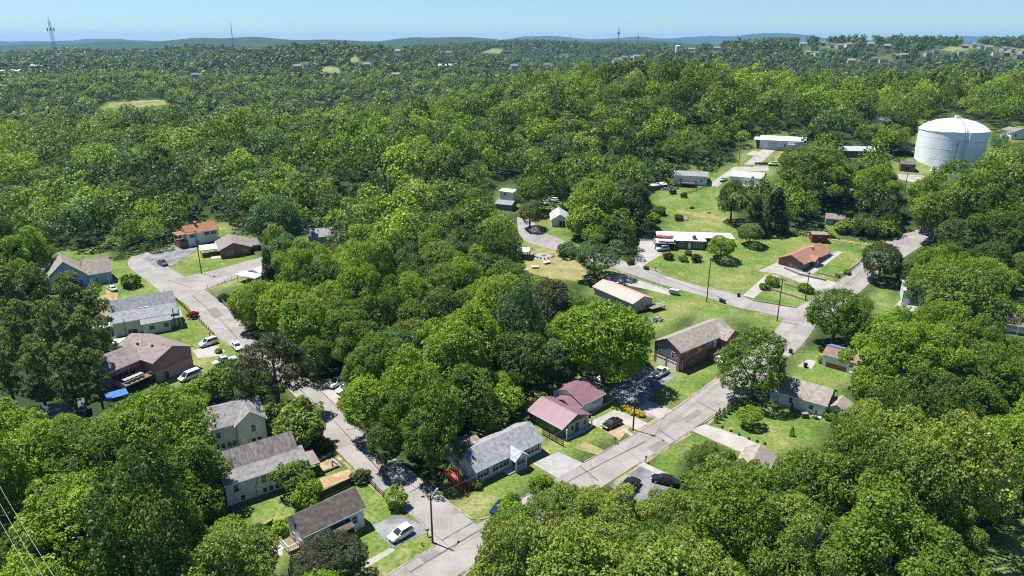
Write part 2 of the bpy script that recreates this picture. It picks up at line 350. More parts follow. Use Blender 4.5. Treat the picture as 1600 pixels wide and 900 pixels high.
drv([(1166, 242), (1175, 236), (1190, 238), (1180, 244)], CONC, 0.038)
drv([(1402, 272), (1440, 274), (1465, 282), (1440, 288), (1405, 280)], CONC, name='road')
drv([(1455, 262), (1472, 262), (1475, 268), (1452, 268)], CONC)
drv([(1210, 245), (1224, 230), (1230, 255), (1215, 262)], DRY, name='dirt_patch')
drv([(820, 400), (850, 385), (880, 395), (925, 425), (905, 440), (860, 436), (822, 425)], DRY, name='dirt_patch')
drv([(833, 399), (848, 395), (866, 401), (850, 407), (836, 405)], GRAV, 0.06, 'gravel')
drv([(165, 170), (172, 161), (255, 157), (262, 164), (230, 168)], FIELD, 0.3, 'field'); drv([(205, 159), (250, 157), (252, 158.6), (208, 161)], DIRT, 0.5, 'field')
drv([(498, 112), (510, 104), (530, 106), (532, 115)], FIELD, 0.3, 'field')
drv([(1470, 78), (1485, 73), (1518, 76), (1500, 83)], FIELD, 0.5, 'field'); drv([(752, 82), (770, 76), (786, 77), (780, 84)], FIELD, 0.5, 'field'); drv([(546, 93), (556, 88), (562, 96), (550, 98)], FIELD, 0.5, 'field')
drv([(700, 800), (715, 794), (722, 800), (708, 806)], TAR, 0.072, 'road_patch')
drv([(1120, 588), (1128, 584), (1136, 590), (1128, 594)], TAR, 0.072, 'road_patch')
def strip(pts, w, m, off, name):
    P = smoothline([G(*p) for p in pts]); A_, B_ = [], []
    for k, p in enumerate(P):
        d = P[min(k + 1, len(P) - 1)] - P[max(k - 1, 0)]; d.z = 0; d.normalize(); q = Vector((-d.y, d.x, 0)) * w * (.5 + .22 * math.sin(k * 2.3 + p.x)); A_.append((p + q)[:2]); B_.append((p - q)[:2])
    return sheet(name, A_ + B_[::-1], m, off, world=True, step=6)
VERGE = blendmat('verge', [(0.35, (0.12, 0.14, 0.04)), (0.5, (0.25, 0.215, 0.13)), (0.7, (0.33, 0.285, 0.20))], 0.9, fine=5)
SEAM = blendmat('tar_seam', [(0.3, (0.075, 0.07, 0.068)), (0.7, (0.14, 0.132, 0.128))], 0.8, fine=4, bump=0, grain=(.8, 1.2))
PATCH = blendmat('asphalt_patch', [(0.3, (0.15, 0.142, 0.138)), (0.7, (0.20, 0.19, 0.182))], 0.5, fine=5, bump=0.05, grain=(.85, 1.12))
for q in ([(640, 895), (760, 822), (900, 745), (1010, 690)], [(612, 755), (560, 700), (520, 655), (470, 610)], [(690, 845), (730, 822), (742, 815)], [(905, 728), (935, 752)], [(1030, 672), (1056, 690)], [(1090, 628), (1122, 645)], [(540, 672), (572, 668)], [(640, 770), (672, 752)], [(300, 462), (345, 500), (372, 530)], [(1010, 424), (1060, 444), (1130, 466)], [(1255, 490), (1300, 462), (1345, 425)], [(262, 438), (300, 450)]): strip(q, .22, SEAM, .085, 'road_seam')
for q in ([(1010, 700), (1034, 687), (1048, 694), (1024, 708)], [(590, 728), (610, 722), (626, 738), (606, 746)], [(1065, 655), (1090, 640), (1098, 646), (1074, 661)], [(322, 484), (338, 480), (350, 493), (334, 498)], [(655, 872), (680, 858), (690, 866), (664, 880)], [(1212, 540), (1226, 530), (1236, 536), (1222, 547)]): sheet('road_patch', q, PATCH, .08)
for q in ([(990, 676), (1050, 641), (1125, 588)], [(960, 757), (1000, 726), (1080, 677)], [(1104, 664), (1152, 627), (1190, 596)], [(722, 900), (748, 883)], [(560, 677), (600, 708), (640, 738), (690, 777), (728, 807)], [(496, 686), (545, 730), (600, 776)], [(362, 487), (394, 528)], [(1008, 417), (1090, 446), (1160, 460)]): strip(q, .55, VERGE, .035, 'dirt_verge')
# ------------------------------------------------------------------ where there is no wood: clearings (as seen, used to keep crowns off)
FH = [(1508, 72), (1520, 70), (1532, 73), (1545, 75), (1568, 76), (1580, 78), (1598, 80), (1572, 84), (1588, 87), (1555, 83), (1500, 82), (1461, 80), (1450, 84), (1255, 69), (1285, 68), (1298, 71), (1312, 72), (1325, 70), (1360, 69), (1386, 72), (1262, 82), (1275, 84), (1400, 88), (1412, 87), (1380, 94), (1365, 93), (1330, 95),
      (975, 92), (985, 91), (995, 89), (962, 95), (880, 88), (803, 104), (855, 102), (620, 118), (700, 83), (573, 101), (622, 80), (465, 104), (480, 102), (305, 118), (1080, 77), (1120, 76)]
CLEAR = [
 [(60, 425), (97, 386), (165, 390), (182, 440), (178, 475), (148, 462), (72, 462)],
 [(148, 455), (180, 405), (215, 395), (285, 378), (285, 352), (320, 343), (350, 350), (388, 360), (402, 395), (412, 405), (408, 447), (362, 452), (330, 457), (392, 528), (388, 556), (362, 578), (312, 602), (245, 606), (185, 615), (165, 565), (182, 530), (172, 480)],
 C_L[:10] + C_R[::-1][2:], [(545, 935), (605, 900), (682, 852), (735, 812), (752, 830), (742, 868), (717, 899), (690, 935)], [(872, 752), (1000, 676), (1055, 641), (1130, 586), (1165, 560), (1207, 524), (1222, 503), (1242, 481), (1278, 503), (1258, 535), (1237, 552), (1190, 592), (1152, 622), (1100, 660), (1000, 722), (955, 753), (900, 762)], A2_L + A2_R[::-1], B_U + B_L[::-1],
 [(490, 598), (550, 594), (556, 612), (530, 632)],
 [(335, 640), (395, 612), (432, 645), (425, 690), (480, 678), (490, 712), (555, 738), (600, 770), (668, 815), (680, 855), (620, 905), (560, 905), (560, 850), (445, 870), (440, 905), (415, 900), (410, 850), (352, 797), (330, 700)],
 [(700, 735), (722, 690), (770, 665), (830, 652), (845, 690), (925, 690), (870, 755), (838, 740), (800, 785), (765, 812), (735, 812), (690, 760)],
 [(808, 648), (832, 604), (880, 572), (930, 585), (962, 612), (1025, 655), (925, 700), (880, 697)],
 [(950, 608), (1010, 540), (1110, 488), (1150, 512), (1135, 580), (1050, 640), (985, 650)],
 [(1100, 662), (1150, 640), (1212, 622), (1215, 590), (1240, 575), (1310, 600), (1335, 632), (1300, 668), (1285, 690), (1240, 706), (1200, 720), (1160, 722), (1140, 700)],
 [(955, 755), (1085, 678), (1135, 685), (1060, 720), (1055, 752), (1040, 768), (985, 762)],
 [(1265, 548), (1300, 538), (1336, 548), (1334, 585), (1326, 606), (1240, 580), (1240, 560)],
 [(905, 455), (925, 440), (1005, 462), (1030, 440), (1110, 470), (1190, 492), (1230, 505), (1212, 525), (1180, 508), (1150, 500), (1080, 492), (1012, 530), (1003, 500), (1022, 490)],
 [(808, 350), (835, 350), (864, 336), (880, 330), (892, 345), (895, 370), (970, 410), (1000, 415), (1003, 365), (1040, 350), (1015, 330), (1010, 300), (1045, 285), (1055, 258), (1110, 262), (1148, 258), (1165, 225), (1180, 205), (1260, 212), (1245, 236), (1218, 247), (1205, 290), (1160, 300), (1150, 340), (1160, 370), (1240, 358), (1282, 365), (1288, 335), (1320, 333), (1320, 355), (1300, 365), (1345, 378), (1410, 360), (1440, 365), (1420, 395), (1350, 440), (1300, 475), (1260, 500), (1240, 500), (1110, 470), (960, 430), (900, 440), (850, 432), (815, 420), (812, 390)],
 [(1425, 268), (1430, 190), (1490, 178), (1550, 200), (1545, 240), (1522, 262), (1490, 278), (1460, 290), (1410, 288), (1380, 250), (1400, 230), (1428, 230)],
 [(1308, 246), (1320, 228), (1370, 230), (1368, 246)], [(1322, 300), (1345, 300), (1340, 318), (1322, 316)],
 [(148, 172), (165, 160), (258, 155), (263, 165), (230, 170), (200, 174)], [(495, 112), (505, 104), (530, 106), (533, 116)],
 [(1395, 480), (1402, 440), (1432, 434), (1430, 485)], [(1352, 462), (1385, 440), (1402, 480), (1380, 500)], [(1565, 482), (1600, 470), (1620, 525), (1563, 521)], [(1530, 842), (1620, 800), (1620, 910), (1540, 900)], [(1578, 445), (1620, 435), (1620, 470), (1590, 475)],
 [(775, 295), (808, 292), (812, 332), (775, 327)], [(845, 312), (880, 312), (880, 330), (845, 330)], [(482, 360), (518, 360), (518, 375), (482, 378)], [(1376, 190), (1400, 186), (1400, 198), (1376, 200)], [(1574, 195), (1620, 190), (1620, 222), (1574, 222)],
 [(1470, 79), (1485, 72), (1520, 75), (1500, 84)], [(750, 83), (770, 75), (788, 76), (780, 85)], [(545, 93), (556, 87), (563, 96), (550, 99)],
 [(0, 400), (14, 400), (14, 428), (0, 428)], [(30, 735), (60, 720), (85, 725), (60, 748)]]
CLEAR += [[(x - 6, y - 4), (x + 6, y - 4), (x + 6, y + 4), (x - 6, y + 4)] for x, y in FH]
CBB = [(min(p[0] for p in c), max(p[0] for p in c), min(p[1] for p in c), max(p[1] for p in c)) for c in CLEAR]
def isclear(px, py):
    for c, b in zip(CLEAR, CBB):
        if b[0] <= px <= b[1] and b[2] <= py <= b[3] and inpoly((px, py), c): return True
    return False
# terrain sheet
def terrain():
    ys = [-400, -250, -150, -80, -30, 10]; y = 30.0
    while y < 19000: ys.append(y); y *= 1.019
    ys = np.array(ys); ss = np.linspace(-1.25, 1.25, 230)
    X = ss[None, :] * np.maximum(ys, 160)[:, None]; Y = np.repeat(ys[:, None], len(ss), 1); Z = hgt(X, Y)
    nr, nc = X.shape; v = np.stack([X, Y, Z], -1).reshape(-1, 3)
    idx = np.arange(nr * nc).reshape(nr, nc)
    f = np.stack([idx[:-1, :-1], idx[:-1, 1:], idx[1:, 1:], idx[1:, :-1]], -1).reshape(-1, 4)
    me = bpy.data.meshes.new('ground'); me.from_pydata(v.tolist(), [], f.tolist())
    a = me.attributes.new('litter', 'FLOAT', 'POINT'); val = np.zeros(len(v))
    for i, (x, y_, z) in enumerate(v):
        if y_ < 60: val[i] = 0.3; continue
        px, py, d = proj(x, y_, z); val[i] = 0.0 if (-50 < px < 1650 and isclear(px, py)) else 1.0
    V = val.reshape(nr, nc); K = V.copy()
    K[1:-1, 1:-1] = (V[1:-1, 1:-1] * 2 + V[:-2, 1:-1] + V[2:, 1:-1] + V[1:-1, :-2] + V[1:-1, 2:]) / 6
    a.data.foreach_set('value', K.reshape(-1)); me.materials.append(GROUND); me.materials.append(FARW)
    me.polygons.foreach_set('material_index', np.repeat((ys[:-1] > 3000).astype(np.int32), nc - 1))
    me.polygons.foreach_set('use_smooth', [True] * len(me.polygons)); me.update()
    props(link('ground', me), kind='structure')
terrain()
# ------------------------------------------------------------------ foliage shapes
def fib(n, rs):
    i = np.arange(n) + 0.5; ph = np.arccos(1 - 2 * i / n); th = np.pi * (1 + 5 ** .5) * i
    d = np.stack([np.cos(th) * np.sin(ph), np.sin(th) * np.sin(ph), np.cos(ph)], -1)
    d += rs.normal(0, 0.6 / math.sqrt(n), d.shape); return d / np.linalg.norm(d, axis=1, keepdims=True)
def unit(a): return a / np.maximum(np.linalg.norm(a, axis=-1, keepdims=True), 1e-9)
def crown(seed, nlobe, nclump, nl, leaf, vz=0.95, shape='round', lr=(0.30, 0.42), cr=(0.075, 0.12), dome=False, lump=0.25, rnd=0.65):
    """leaf sprays of a crown of radius 1 about the origin: lobes, leaf clumps on the lobes, sprays on the clumps; (n,4,3) quads and a tint per quad"""
    rs = np.random.RandomState(seed); up = np.array([0, 0, 1.0])
    d = fib(nlobe, rs); d = d[d[:, 2] > (-0.15 if dome else -0.7)]
    d = d[(rs.uniform(size=len(d)) > (.05 if nlobe < 30 else .13)) | (d[:, 2] > .85)] if shape in ('round', 'oval', 'spread') and nlobe > 14 else d
    rl = rs.uniform(lr[0] * .85, lr[1] * 1.12, len(d))
    ks = rs.normal(0, 1, (6, 3)) * 1.9; ph = rs.uniform(0, 6.28, 6)
    bump = sum(np.sin(d @ ks[i] + ph[i]) for i in range(6)) / 6
    r = (1.0 - rl) * (1 + lump * 1.5 * bump) * rs.uniform(0.8, 1.14, len(d))
    c = d * r[:, None]
    if shape == 'cone':
        z = np.linspace(-1, 0.95, len(d)); rad = (1 - z) * 0.36 * rs.uniform(0.8, 1.05, len(d)) + 0.02; th = np.arange(len(d)) * 2.4 + rs.uniform(-.4, .4, len(d))
        c = np.stack([np.cos(th) * rad, np.sin(th) * rad, z], -1); rl = rl * (1.15 - 0.5 * (z + 1) / 2); d = unit(np.stack([np.cos(th), np.sin(th), 0.4 + 0 * z], -1))
    elif shape == 'pine':
        z = np.linspace(-0.85, 0.95, len(d)) + rs.normal(0, .05, len(d)); rad = (0.78 - 0.5 * np.abs(z) ** 1.6) * np.sqrt(rs.uniform(0.1, 1, len(d))); th = np.arange(len(d)) * 2.4 + rs.uniform(-.5, .5, len(d))
        c = np.stack([np.cos(th) * rad, np.sin(th) * rad, z], -1); d = unit(np.stack([np.cos(th) * .5, np.sin(th) * .5, 0.9 + 0 * z], -1))
    elif shape == 'oval':
        c[:, :2] *= (1 - 0.3 * np.clip(c[:, 2:3], 0, 1) - 0.1 * np.clip(-c[:, 2:3], 0, 1))
    elif shape == 'spread':
        c[:, 2] = np.where(c[:, 2] > 0, c[:, 2] * 0.8, c[:, 2] * 0.5)
    c = np.concatenate([c, np.zeros((1, 3))]); rl = np.append(rl, 0.5 if shape in ('round', 'oval', 'spread') else .12); d = np.concatenate([d, [[0, 0, 1.0]]])
    lt = rs.uniform(0.2, 0.8, len(c))
    CC, DD, TT = [], [], []
    flat = 0.45 if shape == 'pine' else 0.85
    for i in range(len(c)):
        e = fib(nclump, rs); e = e[(e @ unit(d[i] + 0.5 * up)) > (-0.35 if lump > .15 else -.85)]
        p = c[i] + e * rl[i] * rs.uniform(0.72, 1.06, (len(e), 1)) * np.array([1, 1, flat])
        keep = np.ones(len(e), bool)
        for j in range(len(c)):
            if j != i: keep &= (np.linalg.norm((p - c[j]) / np.array([1, 1, flat]), axis=1) > rl[j] * 0.82)
        CC.append(p[keep]); DD.append(e[keep]); TT.append(np.full(keep.sum(), lt[i]))
    C = np.concatenate(CC); D = np.concatenate(DD); T_ = np.concatenate(TT); C[:, 2] *= vz; n = len(C)
    R_ = rs.uniform(cr[0], cr[1], n); ct = np.clip(T_ + rs.normal(0, .18, n), 0, 1)
    e = unit(rs.normal(0, 1, (n, nl, 3)) + unit(D + 0.6 * up)[:, None, :] * rs.uniform(0.2, 1.3, (n, nl, 1)))
    pos = C[:, None, :] + e * (R_[:, None, None] * rs.uniform(0.45, 1.15, (n, nl, 1)))
    nr = unit(e * 0.5 + D[:, None, :] * 0.25 + up * 0.6 + rs.normal(0, rnd, e.shape))
    t1 = unit(np.cross(nr, rs.normal(0, 1, nr.shape))); t2 = np.cross(nr, t1)
    s = leaf * rs.uniform(0.55, 1.4, (n, nl, 1)); a = rs.uniform(0.4, 0.75, (n, nl, 1))
    q = np.stack([pos - t1 * s, pos - t2 * s * a + nr * s * .15, pos + t1 * s, pos + t2 * s * a + nr * s * .15], -2)
    tint = np.clip(ct[:, None] * 0.55 + rs.uniform(0, 1, (n, nl)) * 0.45, 0, 1)
    return q.reshape(-1, 4, 3).astype(np.float32), tint.reshape(-1).astype(np.float32)
def quadmesh(name, q, tint, m, col=None):
    n = len(q); me = bpy.data.meshes.new(name)
    me.vertices.add(n * 4); me.loops.add(n * 4); me.polygons.add(n)
    me.vertices.foreach_set('co', np.ascontiguousarray(q, np.float32).reshape(-1))
    me.loops.foreach_set('vertex_index', np.arange(n * 4, dtype=np.int32))
    me.polygons.foreach_set('loop_start', np.arange(0, n * 4, 4, dtype=np.int32))
    a = me.attributes.new('tint', 'FLOAT', 'FACE'); a.data.foreach_set('value', np.ascontiguousarray(tint, np.float32))
    if col is not None:
        a = me.attributes.new('leafcol', 'FLOAT_VECTOR', 'FACE'); a.data.foreach_set('vector', np.ascontiguousarray(col, np.float32).reshape(-1))
    me.materials.append(m); me.update(calc_edges=True); return me
def trunkmesh(seed, zc, vz, thick=0.055, limbs=7, straight=False):
    rr = random.Random(seed); mb = MB(); top = zc + vz * (0.75 if straight else 0.25)
    mb.tube([(0, 0, -0.3), (0, 0, 0.05), (rr.uniform(-.03, .03), rr.uniform(-.03, .03), zc * 0.6), (rr.uniform(-.06, .06), rr.uniform(-.06, .06), top)], [thick * 1.7, thick * 1.25, thick * 0.9, thick * 0.3], 8)
    for i in range(limbs):
        a = i * 2.4 + rr.uniform(-.4, .4); z0 = zc * rr.uniform(0.5, 0.95); L = rr.uniform(0.55, 0.8)
        x, y = math.cos(a), math.sin(a)
        mb.tube([(0, 0, z0), (x * L * .45, y * L * .45, z0 + L * .35), (x * L, y * L, z0 + L * rr.uniform(.5, .8) * vz)], [thick * .5, thick * .35, thick * .1], 5)
    return mb.mesh('trunk', BARK, True)
class Proto: pass
PRO = {}
def proto(key, seed, nlobe, nclump, nl, leaf, clear, vz, shape='round', lr=(0.30, 0.42), cr=(0.075, 0.12), straight=False, limbs=7, thick=.055, lump=.38, rnd=.65):
    p = Proto(); q, t = crown(seed, nlobe, nclump, nl, leaf, vz, shape, lr, cr, lump=lump, rnd=rnd); p.vz = vz; p.zc = clear + vz * (0.6 if shape == 'spread' else 0.85); p.n = len(q)
    q[:, :, 2] += p.zc
    p.crown = quadmesh('crown', q, t, LEAF); p.trunk = trunkmesh(seed, p.zc, vz, thick, limbs, straight); PRO.setdefault(key, []).append(p)
for s in range(5): proto('round', 20 + s, 20 + s * 2, 60, 30, 0.029, 0.5, 0.9, 'round')
for s in range(3): proto('dense', 130 + s, 28, 72, 30, 0.029, 0.32, 0.98, 'round', lr=(.36, .48), lump=.12)
for s in range(3): proto('oval', 40 + s, 22 + s * 2, 60, 30, 0.029, 0.5, 1.1, 'oval')
for s in range(2): proto('spread', 60 + s, 26, 50, 30, 0.028, 0.45, 0.9, 'spread', (.24, .36), lump=.4)
for s in range(4): proto('big', 70 + s, 36 + s * 3, 56, 30, 0.0215, 0.4, 0.88, 'round', (.20, .32), (.052, .085), lump=.4)
for s in range(3): proto('small', 80 + s, 11 + s * 2, 34, 30, 0.055, 0.3, 0.92, 'round', (.34, .5), (.11, .18), lump=.4)
for s in range(2): proto('pine', 90 + s, 26, 34, 30, 0.036, 1.2, 1.7, 'pine', (.22, .34), (.07, .12), True, 9, .07, rnd=.7)
for s in range(2): proto('cone', 95 + s, 30, 24, 26, 0.045, 0.2, 1.6, 'cone', (.22, .32), (.09, .14), True, 4)
for s in range(2): proto('shrub', 100 + s, 9 + s * 2, 22, 26, 0.085, 0.0, 0.75, 'round', (.38, .52), (.14, .22), limbs=3, thick=.04)
proto('spire', 110, 14, 16, 22, 0.11, 0.0, 2.6, 'cone', (.4, .55), (.14, .2), True, 0, .05)
print('leaf quads', {k: [p.n for p in v] for k, v in PRO.items()})
PC = {k: 0 for k in PRO}
COLS = {  # leaf colours by kind of tree
 'mid': (0.096, 0.165, 0.017), 'bright': (0.148, 0.248, 0.018), 'lime': (0.19, 0.27, 0.02), 'olive': (0.138, 0.195, 0.03), 'khaki': (0.185, 0.232, 0.042),
 'deep': (0.054, 0.108, 0.02), 'blue': (0.068, 0.14, 0.048), 'umber': (0.072, 0.088, 0.03), 'pine': (0.125, 0.17, 0.042), 'purple': (0.060, 0.030, 0.042), 'maroon': (0.25, 0.03, 0.05), 'yellow': (0.50, 0.36, 0.02), 'cedar': (0.105, 0.115, 0.05), 'lavender': (.16, .13, .17)}
COLS['deep'] = (.062, .108, .018)
for _k in ('mid', 'bright', 'olive', 'khaki', 'deep', 'blue', 'lime', 'pine'): COLS[_k] = tuple(round(a * b, 4) for a, b in zip(COLS[_k], (1.05, 1.06, .88) if _k in ('olive', 'khaki', 'lime') else (1.12, 1.08, .88)))
WORD = {'mid': 'green', 'bright': 'bright green', 'lime': 'yellow-green', 'olive': 'olive green', 'khaki': 'khaki green', 'deep': 'dark green', 'blue': 'blue-green', 'umber': 'dark brownish', 'pine': 'dull green', 'cedar': 'grey-brown'}
TREES = []
def jit(c, k=0.10):
    f = R.uniform(1 - k, 1 + k); return (c[0] * f * R.uniform(1 - k * .6, 1 + k * .6), c[1] * f, c[2] * f * R.uniform(1 - k, 1 + k), 1)
def plant(name, ptype, base, Rm, col, label, cat, group=None, zs=1.0, parts=True, rz=None):
    P = PRO[ptype]; p = P[PC[ptype] % len(P)]; PC[ptype] += 1
    t = thing(name, label, cat, (base.x, base.y, base.z - 0.05), R.uniform(0, 6.28) if rz is None else rz, group); t.scale = (Rm, Rm, Rm * zs)
    if ptype not in ('shrub', 'spire'): link('trunk', p.trunk, t)
    c = link('crown' if ptype not in ('shrub', 'spire') else 'foliage', p.crown, t); c.color = jit(COLS[col] if isinstance(col, str) else col)
    TREES.append((base.x, base.y, Rm)); return t
def at_crown(cx, cy, rpx, ptype, zs=1.0):
    """where the trunk of a tree stands whose crown shows at cx, cy with this radius"""
    p = PRO[ptype][0]; zc = 6.0
    for _ in range(6):
        a = (cx - 800) / FPX; b = (450 - cy) / FPX; g = G(cx, cy, zc)
        dep = proj(g.x, g.y, g.z + zc)[2]; Rm = rpx * dep / FPX; zc = p.zc * Rm * zs
    return g, Rm
def tree(cx, cy, r, col, label, ptype='round', zs=1.0, name='broadleaf_tree', cat='tree', group=None):
    g, Rm = at_crown(cx, cy, r, ptype, zs); return plant(name, ptype, g, Rm, col, label, cat, group, zs)
def shrub(px, py, rm, col, label, ptype='shrub', zs=1.0, group=None, name='shrub', cat='shrub'):
    return plant(name, ptype, G(px, py), rm, col, label, cat, group, zs)
# trees one can name, each from its own place
T = tree
T(245, 672, 78, 'bright', 'large bright green tree between the brown house and the pale two-storey house', 'big')
T(150, 715, 72, 'mid', 'large green tree west of the pale two-storey house', 'big')
T(300, 735, 55, 'mid', 'green tree touching the wall of the weathered-roof house', 'round')
T(225, 770, 60, 'mid', 'green tree in shade below the big bright tree', 'round')
T(112, 822, 92, (.17, .255, .02), 'large yellow-green tree crossed by cables at the bottom left corner', 'big')
T(35, 860, 45, 'mid', 'green tree under the cables at the extreme bottom left')
T(190, 868, 55, 'bright', 'bright green tree at the bottom edge beside the yellow-green tree')
T(270, 825, 50, 'olive', 'olive green tree below the weathered-roof house', 'oval')
T(378, 868, 52, 'khaki', 'dense rounded khaki tree at the bottom edge by the small patio', 'round')
T(12, 690, 58, 'bright', 'bright green tree on the left edge beside the bare driveway')
T(520, 872, 50, (0.058, 0.066, 0.028), 'dark bronze-green tree in front of the white house with brown roof', 'big', .8)
T(462, 742, 33, 'mid', 'small green tree beside the grey house by the sand bed', 'small')
T(480, 772, 25, 'bright', 'small bright green tree behind the white house fence', 'small')
T(468, 662, 38, (.165, .215, .03), 'small yellow-green tree between the street and the pale two-storey house', 'small')
T(427, 572, 62, (.070, .082, .030), 'tall dark brownish tree beside the bend of the street', 'big', 1.1)
T(360, 592, 36, 'mid', 'spreading green tree in front of the parked white van', 'small')
T(322, 605, 26, 'bright', 'low green tree beside the brown house garage', 'small')
T(618, 776, 17, 'lime', 'small yellow-green street tree beside the parking pad', 'small')
T(572, 628, 46, 'bright', 'bright green tree overhanging the two parked white cars', 'oval')
T(622, 552, 44, 'blue', 'blue-green rounded tree behind the parked white cars', 'round')
T(672, 660, 62, 'mid', 'tall vine-grown green tree beside the grey-roofed ranch house', 'big', 1.15)
T(705, 560, 58, 'bright', 'tall bright green tree in the wood between the two streets', 'oval')
T(735, 615, 45, 'mid', 'green tree behind the grey-roofed ranch house', 'oval')
T(785, 630, 34, 'bright', 'bright green tree left of the maroon-roofed house', 'small')
T(767, 655, 28, 'olive', 'olive green tree behind the ridge of the grey ranch roof', 'small')
T(600, 690, 36, 'deep', 'dark green tree on the shaded verge of the left street', 'oval')
T(945, 528, 70, 'bright', 'large bright green tree between the pink-roofed house and the brick house', 'dense', .98)
T(852, 480, 42, 'umber', 'dark brownish tree left of the pink-roofed house', 'oval')
T(812, 560, 48, 'deep', 'dark green tree in the shade left of the large bright tree', 'round')
T(870, 560, 36, 'blue', 'blue-green tree under the large bright tree', 'round')
T(1180, 568, 55, 'mid', 'dense rounded green tree beside the street in front of the brick house', 'dense', .98)
T(1308, 492, 46, 'mid', 'broad green tree beside the small house with the brown and blue roof', 'dense')
T(1378, 405, 31, 'deep', 'round dark green lawn tree casting a round shadow', 'dense', 1.0)
T(1502, 466, 72, 'olive', 'very large olive tree beside the small blue house', 'big', .85)
T(1420, 560, 72, 'bright', 'large bright green tree east of the small blue-roofed house', 'big')
T(1375, 610, 42, 'bright', 'bright green tree touching the small house with brown and blue roof', 'round')
T(1545, 590, 62, 'mid', 'large green tree at the right edge below the maroon-roofed house', 'big')
T(1480, 640, 48, 'deep', 'dark green tree in the right-hand wood', 'round')
T(1390, 690, 66, 'khaki', 'large khaki tree beside the white house with the air conditioner', 'big')
T(1480, 715, 60, 'lime', 'large yellow-green tree in the right-hand grove', 'big')
T(1570, 690, 50, 'bright', 'bright green tree on the right edge')
T(1105, 722, 30, 'deep', 'dark green tree beside the black sedan', 'round')
T(1133, 735, 28, 'mid', 'green tree in front of the tan garage roof', 'small'); T(1172, 752, 24, 'bright', 'bright green tree beside the tan garage roof', 'small')
T(1085, 755, 26, 'mid', 'small green tree behind the black sedan', 'small')
T(1266, 268, 52, 'olive', 'large olive tree in front of the white workshop', 'big', .9)
T(1145, 312, 25, 'deep', 'upright oval dark green tree in front of the white house', 'dense', 1.25)
T(1367, 288, 38, 'bright', 'bright green tree below the water tank', 'big')
T(1180, 340, 20, 'cedar', 'grey-brown cedar beside the oval dark tree', 'cone', .9, 'cedar_tree')
T(1214, 330, 24, (0.045, 0.066, 0.026), 'dark cedar right of the grey-brown cedar', 'cone', .9, 'cedar_tree')
T(1173, 362, 21, 'pine', 'round-topped dull green tree on a bare trunk', 'round', .8)
T(1127, 384, 24, 'lime', 'yellow-green lawn tree in front of the white-roofed house', 'round', .75)
T(930, 400, 38, 'blue', 'dense dark blue-green tree beside the curve of the road', 'round', .75)
T(885, 390, 16, 'blue', 'low blue-green tree beside the stone circle', 'shrub')
T(937, 312, 40, 'bright', 'rounded bright green tree behind the pale green cottage', 'round')
T(915, 342, 28, 'lime', 'yellow-green tree beside the pale green cottage', 'small')
T(988, 315, 34, 'umber', 'dark brownish tree behind the rounded bright green tree', 'round')
T(932, 365, 20, 'bright', 'small bright tree above the dense blue-green tree', 'small')
T(830, 300, 26, 'mid', 'green tree beside the white shed', 'round')
T(828, 333, 20, 'pine', 'dull green tree shading the end of the road', 'round')
T(880, 300, 11, 'deep', 'narrow dark tree behind the pale green cottage', 'oval', 1.7)
T(1400, 215, 18, 'khaki', 'khaki round tree left of the water tank', 'round')
T(1366, 208, 18, 'olive', 'olive round tree beyond the tank', 'round')
T(1450, 180, 10, 'lime', 'small yellow-green tree just behind the water tank', 'small')
T(1408, 195, 24, 'deep', 'dark green tree behind the khaki round tree', 'round')
T(432, 345, 46, 'blue', 'tall blue-green tree beside the brown-roofed brick house', 'oval')
T(420, 430, 20, 'deep', 'narrow dark tree beside the white-roofed carport', 'cone', 1.2, 'cedar_tree')
T(395, 470, 38, 'lime', 'yellow-green tree below the white-roofed carport', 'round')
T(450, 490, 44, 'lime', 'yellow-green tree overhanging the left street', 'round')
T(575, 395, 40, 'bright', 'bright green tree in front of the half-hidden grey roof', 'round')
T(480, 410, 40, 'bright', 'bright green tree right of the white-roofed carport', 'round')
T(1445, 300, 26, 'bright', 'bright green tree between the road and the tank yard', 'round')
T(1455, 335, 24, 'mid', 'green tree beside the upper bend of the street', 'round')
T(1530, 300, 60, 'mid', 'large green tree in front of the water tank', 'big')
T(1470, 330, 40, 'olive', 'olive tree at the foot of the pole by the tank')
T(1575, 370, 52, 'deep', 'large dark green tree in the shade right of the upper street', 'big')
T(1510, 375, 40, 'deep', 'dark tree above the very large olive tree')
T(1420, 430, 18, 'deep', 'small dark tree behind the blue house', 'small')
T(112, 440, 15, 'pine', 'pine in front of the blue house gable', 'pine', .6, 'pine_tree')
PN = [(14, 478, 32), (62, 474, 34), (112, 486, 32), (150, 492, 26), (30, 528, 32), (84, 530, 34), (132, 536, 30), (163, 530, 20), (8, 572, 30), (58, 580, 30), (108, 590, 30), (150, 588, 24)]
PL = ['tall pine on the left edge', 'tall pine below the blue house', 'tall pine left of the parked white sedan', 'pine against the grey-roofed white house', 'pine in the second row on the left edge', 'dense pine in the middle of the pine stand', 'pine beside the bare yard of the brown house', 'slim pine by the light blue shed roof', 'pine low on the left edge', 'shaded pine in front of the pine stand', 'pine above the blue tarp', 'low pine beside the strip of dirt and lawn']
for (x, y, r), lb in zip(PN, PL): T(x, y, r, 'pine', lb, 'pine', 1.0, 'pine_tree', 'tree', 'pines in the stand on the left')
